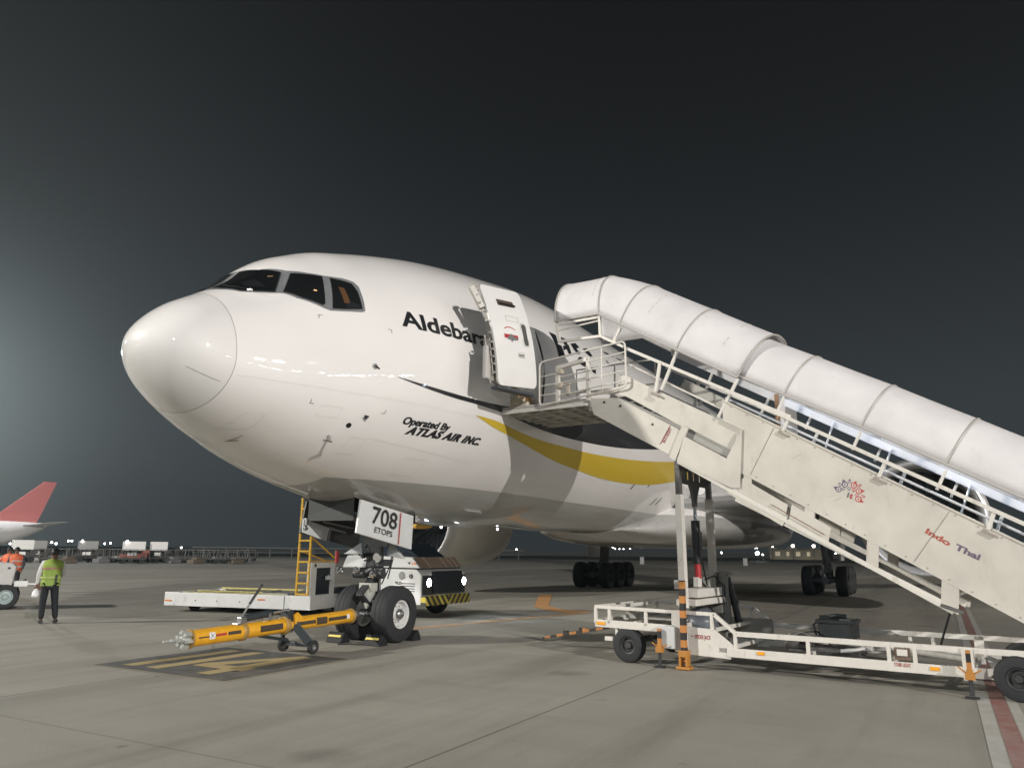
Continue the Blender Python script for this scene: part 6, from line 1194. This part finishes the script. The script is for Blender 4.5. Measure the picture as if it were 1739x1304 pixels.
# parked airliner with a red tail
x_, y_ = at(6, 140)
AL = thing('parked_airliner', 'white passenger jet with a red tail fin parked far away at the left edge', 'airplane', (x_, y_, 0), R(-5))
alw = mat('airliner_white', (.55, .53, .52), .4); alr = mat('airliner_red_tail', (.52, .17, .16), .45)
def ring(x, r, zc, n=24): return [(x, r * math.cos(k * math.tau / n), zc + r * math.sin(k * math.tau / n)) for k in range(n)]
XA = 0.0
def lp(x): return x
# local x runs from the nose (negative, out of the picture) to the tail (positive x is to the right in the picture) along local -x
secs = [ring(-30, .1, 3.0), ring(-29, 1.0, 3.1), ring(-27, 1.7, 3.3), ring(-24, 1.98, 3.4), ring(-4, 1.98, 3.4), ring(0, 1.75, 3.6), ring(3, 1.2, 4.1), ring(5.2, .6, 4.6), ring(6.0, .2, 4.8)]
loft('fuselage', secs, alw, AL)
loft('tail_fin', [[(-3.6, -.15, 5.1), (4.4, -.1, 5.2), (4.4, .1, 5.2), (-3.6, .15, 5.1)], [(-1.2, -.1, 6.3), (4.9, -.08, 6.4), (4.9, .08, 6.4), (-1.2, .1, 6.3)], [(4.8, -.05, 11.6), (6.7, -.04, 11.6), (6.7, .04, 11.6), (4.8, .05, 11.6)]], alr, AL, smooth=False)
for s in (-1, 1): loft('tailplane', [foil(1.6, s * .6, 4.7, 3.6, .09), foil(4.8, s * 6.2, 5.3, 1.4, .09)], alw, AL)
for s in (-1, 1): loft('wing', [foil(-17, s * 1.5, 2.6, 6.5, .11), foil(-9, s * 17, 3.9, 1.6, .09)], alw, AL)
mb = MB(); mb.lathe((-16.5, -5.7, 1.7), (1, 0, 0), [(0, .9), (1, 1.05), (3, .9), (4, .6)], 24); mb.lathe((-16.5, 5.7, 1.7), (1, 0, 0), [(0, .9), (1, 1.05), (3, .9), (4, .6)], 24); mb.build('engines', alw, AL, smooth=True)
mb = MB(); mb.tube([(-11, 3.8, 2.6), (-11, 3.8, .5)], .15); mb.tube([(-11, -3.8, 2.6), (-11, -3.8, .5)], .15); mb.tube([(-25, 0, 2.6), (-25, 0, .4)], .1)
for q in ((-11, 3.8), (-11, -3.8), (-25, 0)): mb.lathe((q[0], q[1] - .4, .5), (0, 1, 0), [(0, 0), (0, .5), (.8, .5), (.8, 0)], 20)
mb.build('landing_gear', dark, AL)
# service vehicles
boxw = mat('box_white_glow', (.72, .71, .68), .5, emit=(1, .98, .93), estr=.10); boxg = mat('box_grey', (.34, .34, .33), .6); dkv = mat('cart_dark', (.07, .065, .06), .6, var=.3, scale=2); redv = mat('vehicle_red', (.35, .09, .06), .5)  # white boxes carry a faint glow of their own to look lit
lampw = mat('distant_lamp_glow', (1, 1, 1), .5, emit=(1.0, .97, .92), estr=26)
def service_vehicle(px, d, w, label, boxm, bodym, lampon=False, z0=1.35, hgt=1.0):
    x, y = at(px, d); t = thing('service_vehicle', label, 'service vehicle', (x, y, 0), AZ(px) - R(90) + R(8))
    mb = MB(); mb.box((0, 0, z0 + hgt / 2), (w, 1.6, hgt)); mb.build('box_body', boxm, t, bevel=.04)
    mb = MB(); mb.box((0, 0, .75), (w * 1.25, 1.5, .5)); mb.box((w * .55, 0, 1.15), (.7, 1.4, .5)); mb.build('chassis', bodym, t, bevel=.04)
    mb = MB(); mb.box((-w * .1, -.77, .95), (w * .45, .03, .35)); mb.build('side_panel', boxw, t)
    for u in (-w * .42, w * .42):
        for v in (-.7, .7): mb = MB(); mb.lathe((u, v - .1, .34), (0, 1, 0), [(0, 0), (0, .34), (.2, .34), (.2, 0)], 18); mb.build('wheel', rubber, t)
    for v in (-w * .45, w * .45): mb = MB(); mb.tube([(v, 0, 1.0), (v, 0, z0 + .05)], .05, 8); mb.build('box_support', dark, t)
    if lampon: mb = MB(); mb.lathe((-w * .4, -.85, z0 + hgt), (0, -1, 0), [(0, .0), (0, .12), (.05, .1), (.06, 0)], 14); mb.build('work_lamp', lampw, t)
    return t
service_vehicle(42, 100, 1.9, 'distant white paneled service vehicle just behind the orange vested person', boxw, dkv)
service_vehicle(66, 108, 1.9, 'distant dim grey service vehicle between the orange vest and lime vest people', boxg, dkv)
service_vehicle(153, 104, 1.9, 'distant service vehicle with a dull grey box body and a small lamp', boxg, dkv, True)
service_vehicle(231, 100, 2.2, 'distant service vehicle with white box body over a red chassis and bright lamp', boxw, redv, True)
service_vehicle(273, 101, 1.7, 'rightmost distant service vehicle with a white box body', boxw, dkv)
def cart(px, d, rz):
    x, y = at(px, d); t = thing('baggage_cart', 'dark baggage cart in the far row of ground equipment left of the nose gear', 'baggage cart', (x, y, 0), rz, 'far row of dark baggage carts')
    mb = MB(); mb.box((0, 0, .5), (2.6, 1.4, .12)); mb.build('bed', dkv, t)
    mb = MB()
    for u in (-1.25, 0, 1.25): mb.beam((u, -.65, .5), (u, -.65, 1.45), .05); mb.beam((u, .65, .5), (u, .65, 1.45), .05)
    mb.box((0, 0, 1.47), (2.6, 1.4, .05)); mb.build('cage', mat('cart_cage_grey', (.13, .125, .115), .5), t)
    for u in (-.9, .9):
        for v in (-.6, .6): mb = MB(); mb.lathe((u, v - .06, .25), (0, 1, 0), [(0, 0), (0, .25), (.12, .25), (.12, 0)], 14); mb.build('wheel', rubber, t)
    return t
def dup(r, loc, rz):
    c = r.copy(); COL.objects.link(c); c.location = loc; c.rotation_euler = (0, 0, rz)
    for ch in r.children:
        k = ch.copy(); COL.objects.link(k); k.parent = c
    return c
random.seed(11); c0 = cart(95, 96, R(-35))
ORD = ['first', 'second', 'third', 'fourth', 'fifth', 'sixth', 'seventh', 'eighth', 'ninth', 'tenth', 'eleventh', 'twelfth', 'thirteenth']
c0['label'] = 'dark baggage cart at the left end of the far row of carts'
pxs = [108 + 13.2 * k + random.uniform(-3, 3) for k in range(25)]
for k, px in enumerate(pxs):
    d = 96 + random.uniform(-4, 22); x, y = at(px, d); cc = dup(c0, (x, y, 0), R(-35 + random.uniform(-25, 25)))
    cc['label'] = ('dark baggage cart, %s from the left end cart in the far row' % ORD[k]) if k < 12 else ('dark baggage cart, %s from the right in the far row of carts' % ORD[24 - k])
# loads on some carts
load_m = [mat('load_tarp_brown', (.16, .13, .10), .8), mat('load_grey', (.20, .20, .20), .7), mat('load_white', (.42, .41, .39), .7)]
for px, k in ((120, 0), (178, 1), (204, 2), (299, 1), (338, 0), (371, 2), (404, 0)):
    x, y = at(px, 94 + k * 3); mb = MB(); mb.box((0, 0, .22), (1.6 - k * .2, 1.1, .44)); mb.box((.2, .1, .55), (.9, .8, .25)); o = mb.build('cargo_load', load_m[k], None, bevel=.08); o.location = (x, y, 0); tag(o, 'low covered pile of cargo by the far carts, %s of seven from the left' % ORD[[120, 178, 204, 299, 338, 371, 404].index(px)], 'cargo pile', 'cargo piles by the far carts')
# lamps seen across the field
def street_lamp(px, py, d, r, label, group=None, m=lampw, first=[None]):
    x, y = at(px, d); z = CAM[2] + (932 + (px - 400) * .010 - py) / 1336 * d
    t = thing('field_lamp', label, 'lamp', (x, y, 0), 0, group)
    mb = MB(); mb.tube([(0, 0, 0), (0, 0, max(.3, z - r))], .07, 6); mb.build('pole', dark, t); mb = MB(); mb.lathe((0, 0, z), (0, 0, 1), [(-r, 0), (-r * .7, r * .7), (0, r), (r * .7, r * .7), (r, 0)], 12); mb.build('lamp_head', m, t, smooth=True); return t
for i, (px, py) in enumerate(((8, 925), (20, 926), (34, 925), (70, 931), (90, 924), (98, 926), (118, 922), (124, 922), (138, 929), (180, 926), (190, 925), (311, 932), (839, 936), (880, 935))):
    street_lamp(px, py, 210 + (i * 37) % 60, .22, ('tiny white horizon lamp left of the nose gear, %s lamp from the left' % ORD[i]) if i < 12 else ('tiny lamp on the horizon just right of the far engine' if i == 12 else 'tiny lamp on the horizon halfway between far engine and far main wheels'), 'small lamps along the far horizon')
wlamp = mat('bright_distant_lamp', (1, 1, 1), .5, emit=(.95, 1, 1), estr=60)
street_lamp(1289, 941, 190, .42, 'brightest white lamp low on the horizon left of the lit building', m=wlamp)
street_lamp(1228, 940, 200, .20, 'small white lamp under the fuselage between the lift mast and the brightest lamp')
street_lamp(1298, 943, 190, .14, 'tiny lamp just right of the brightest horizon lamp'); street_lamp(1044, 931, 230, .22, 'small lamp above the horizon right of the far main wheels')
for k, px in enumerate((1048, 1055, 1062, 1073)): street_lamp(px, 934, 250, .13, 'faint lamp, %s of four in the short row behind the far main wheels' % ORD[k], 'faint lamps behind the far main wheels')
street_lamp(1422, 941, 220, .16, 'left hand lamp of the pair beyond the near main landing gear', 'lamps right of the near main gear'); street_lamp(1427, 940, 220, .16, 'right hand lamp of the pair beyond the near main landing gear', 'lamps right of the near main gear')
# equipment boxes and far building, perimeter wall
for px, lab in ((1093, 'small pale equipment cabinet on the far grass behind the fuselage'), (1268, 'small pale equipment cabinet left of the brightest horizon lamp')):
    x, y = at(px, 120); mb = MB(); mb.box((0, 0, .55), (.9, .6, .9)); mb.box((0, 0, .05), (1.0, .7, .1)); mb.box((0, 0, 1.03), (1.0, .7, .06)); o = mb.build('equipment_cabinet', mat('cabinet_pale', (.35, .35, .34), .6), None, bevel=.02); o.location = (x, y, 0); o.rotation_euler = (0, 0, AZ(px)); tag(o, lab, 'cabinet')
x, y = at(1356, 260); FB_ = thing('terminal_building', 'distant low building lit by warm lamps seen under the staircase', 'building', (x, y, 0), AZ(1356) - R(90))
mb = MB(); mb.box((0, 4, 1.6), (16, 8, 3.2)); mb.build('wall', mat('far_building_wall', (.30, .27, .20), .7), FB_); mb = MB(); mb.box((0, 3.5, 3.35), (17.5, 10, .3)); mb.build('roof', dkv, FB_)
lit = mat('wall_glow', (1, .9, .7), .5, emit=(1, .80, .48), estr=.12)  # glowing panels stand in for lamplight falling on the wall
for u in (-5.6, -2.6, .4, 3.4): mb = MB(); mb.box((u, -.02, 1.7), (1.1 + .5 * math.sin(u), .06, 1.3)); mb.build('wall_glow_panel', lit, FB_)
for u in (-7, -1, 5):
    mb = MB(); mb.tube([(u, -2, 0), (u, -2, 3.9)], .1, 6); mb.build('lamp_post', dark, FB_); mb = MB(); mb.lathe((u, -2, 4.1), (0, 0, 1), [(-.4, 0), (-.3, .3), (0, .42), (.3, .3), (.4, 0)], 12); mb.build('lamp_head', mat('warm_lamp', (1, 1, 1), .5, emit=(1, .93, .78), estr=30), FB_)
def far_wall(name, label, cat, px0, px1, d, h, th, m, n=14, posts=True):
    a, b = Vector((*at(px0, d), 0)), Vector((*at(px1, d), 0)); t = thing(name, label, cat, (a + b) / 2, math.atan2((b - a).y, (b - a).x)); L_ = (b - a).length
    mb = MB(); mb.box((0, 0, h - .1), (L_, .12, .2)); mb.box((0, 0, h * .42), (L_, .06, h * .8)) if not posts else mb.box((0, 0, h * .5), (L_, .08, .12)); mb.build('rail' if posts else 'panel', m, t)
    for k in range(n): mb = MB(); mb.box((-L_ / 2 + L_ * (k + .5) / n, 0, h / 2), (.18, .18, h)); mb.build('post', m, t)
    return t
far_wall('boundary_wall', 'long dim boundary wall across the far side of the apron', 'wall', 300, 1700, 330, 2.2, .2, mat('far_wall_grey', (.14, .15, .145), .8), 30, False)
far_wall('pipe_fence', 'pale pipe fence running behind the far carts to the nose gear', 'fence', 330, 900, 150, 1.9, .1, mat('fence_pale', (.09, .095, .09), .7), 16, True)
# dark grass beyond the concrete
gm = mat('dark_grass', (.035, .042, .028), .9, var=.3, scale=.05)
gg = MB(); a0, a1 = R(100), R(-40); n_ = 40
for k in range(n_ + 1):
    a = a0 + (a1 - a0) * k / n_; gg.v += [(CAM[0] + 175 * math.cos(a), CAM[1] + 175 * math.sin(a), .004), (CAM[0] + 2400 * math.cos(a), CAM[1] + 2400 * math.sin(a), .004)]
for k in range(n_): gg.f.append((2 * k, 2 * k + 1, 2 * k + 3, 2 * k + 2))
structure(gg.build('field_ground', gm))

# ------------------------------------------------------------------ HAZE: night air over the apron
hzm = bpy.data.materials.new('night_haze'); hzm.use_nodes = True; n = hzm.node_tree.nodes; l = hzm.node_tree.links; n.remove(n['Principled BSDF'])
pv = n.new('ShaderNodeVolumePrincipled'); pv.inputs['Color'].default_value = (.60, .76, .84, 1); pv.inputs['Density'].default_value = 0.0004; pv.inputs['Anisotropy'].default_value = 0.3
l.new(pv.outputs[0], n['Material Output'].inputs['Volume'])
mb = MB(); mb.box((150, 100, 22.5), (900, 900, 47)); hz_ = mb.build('haze', hzm); hz_['kind'] = 'stuff'
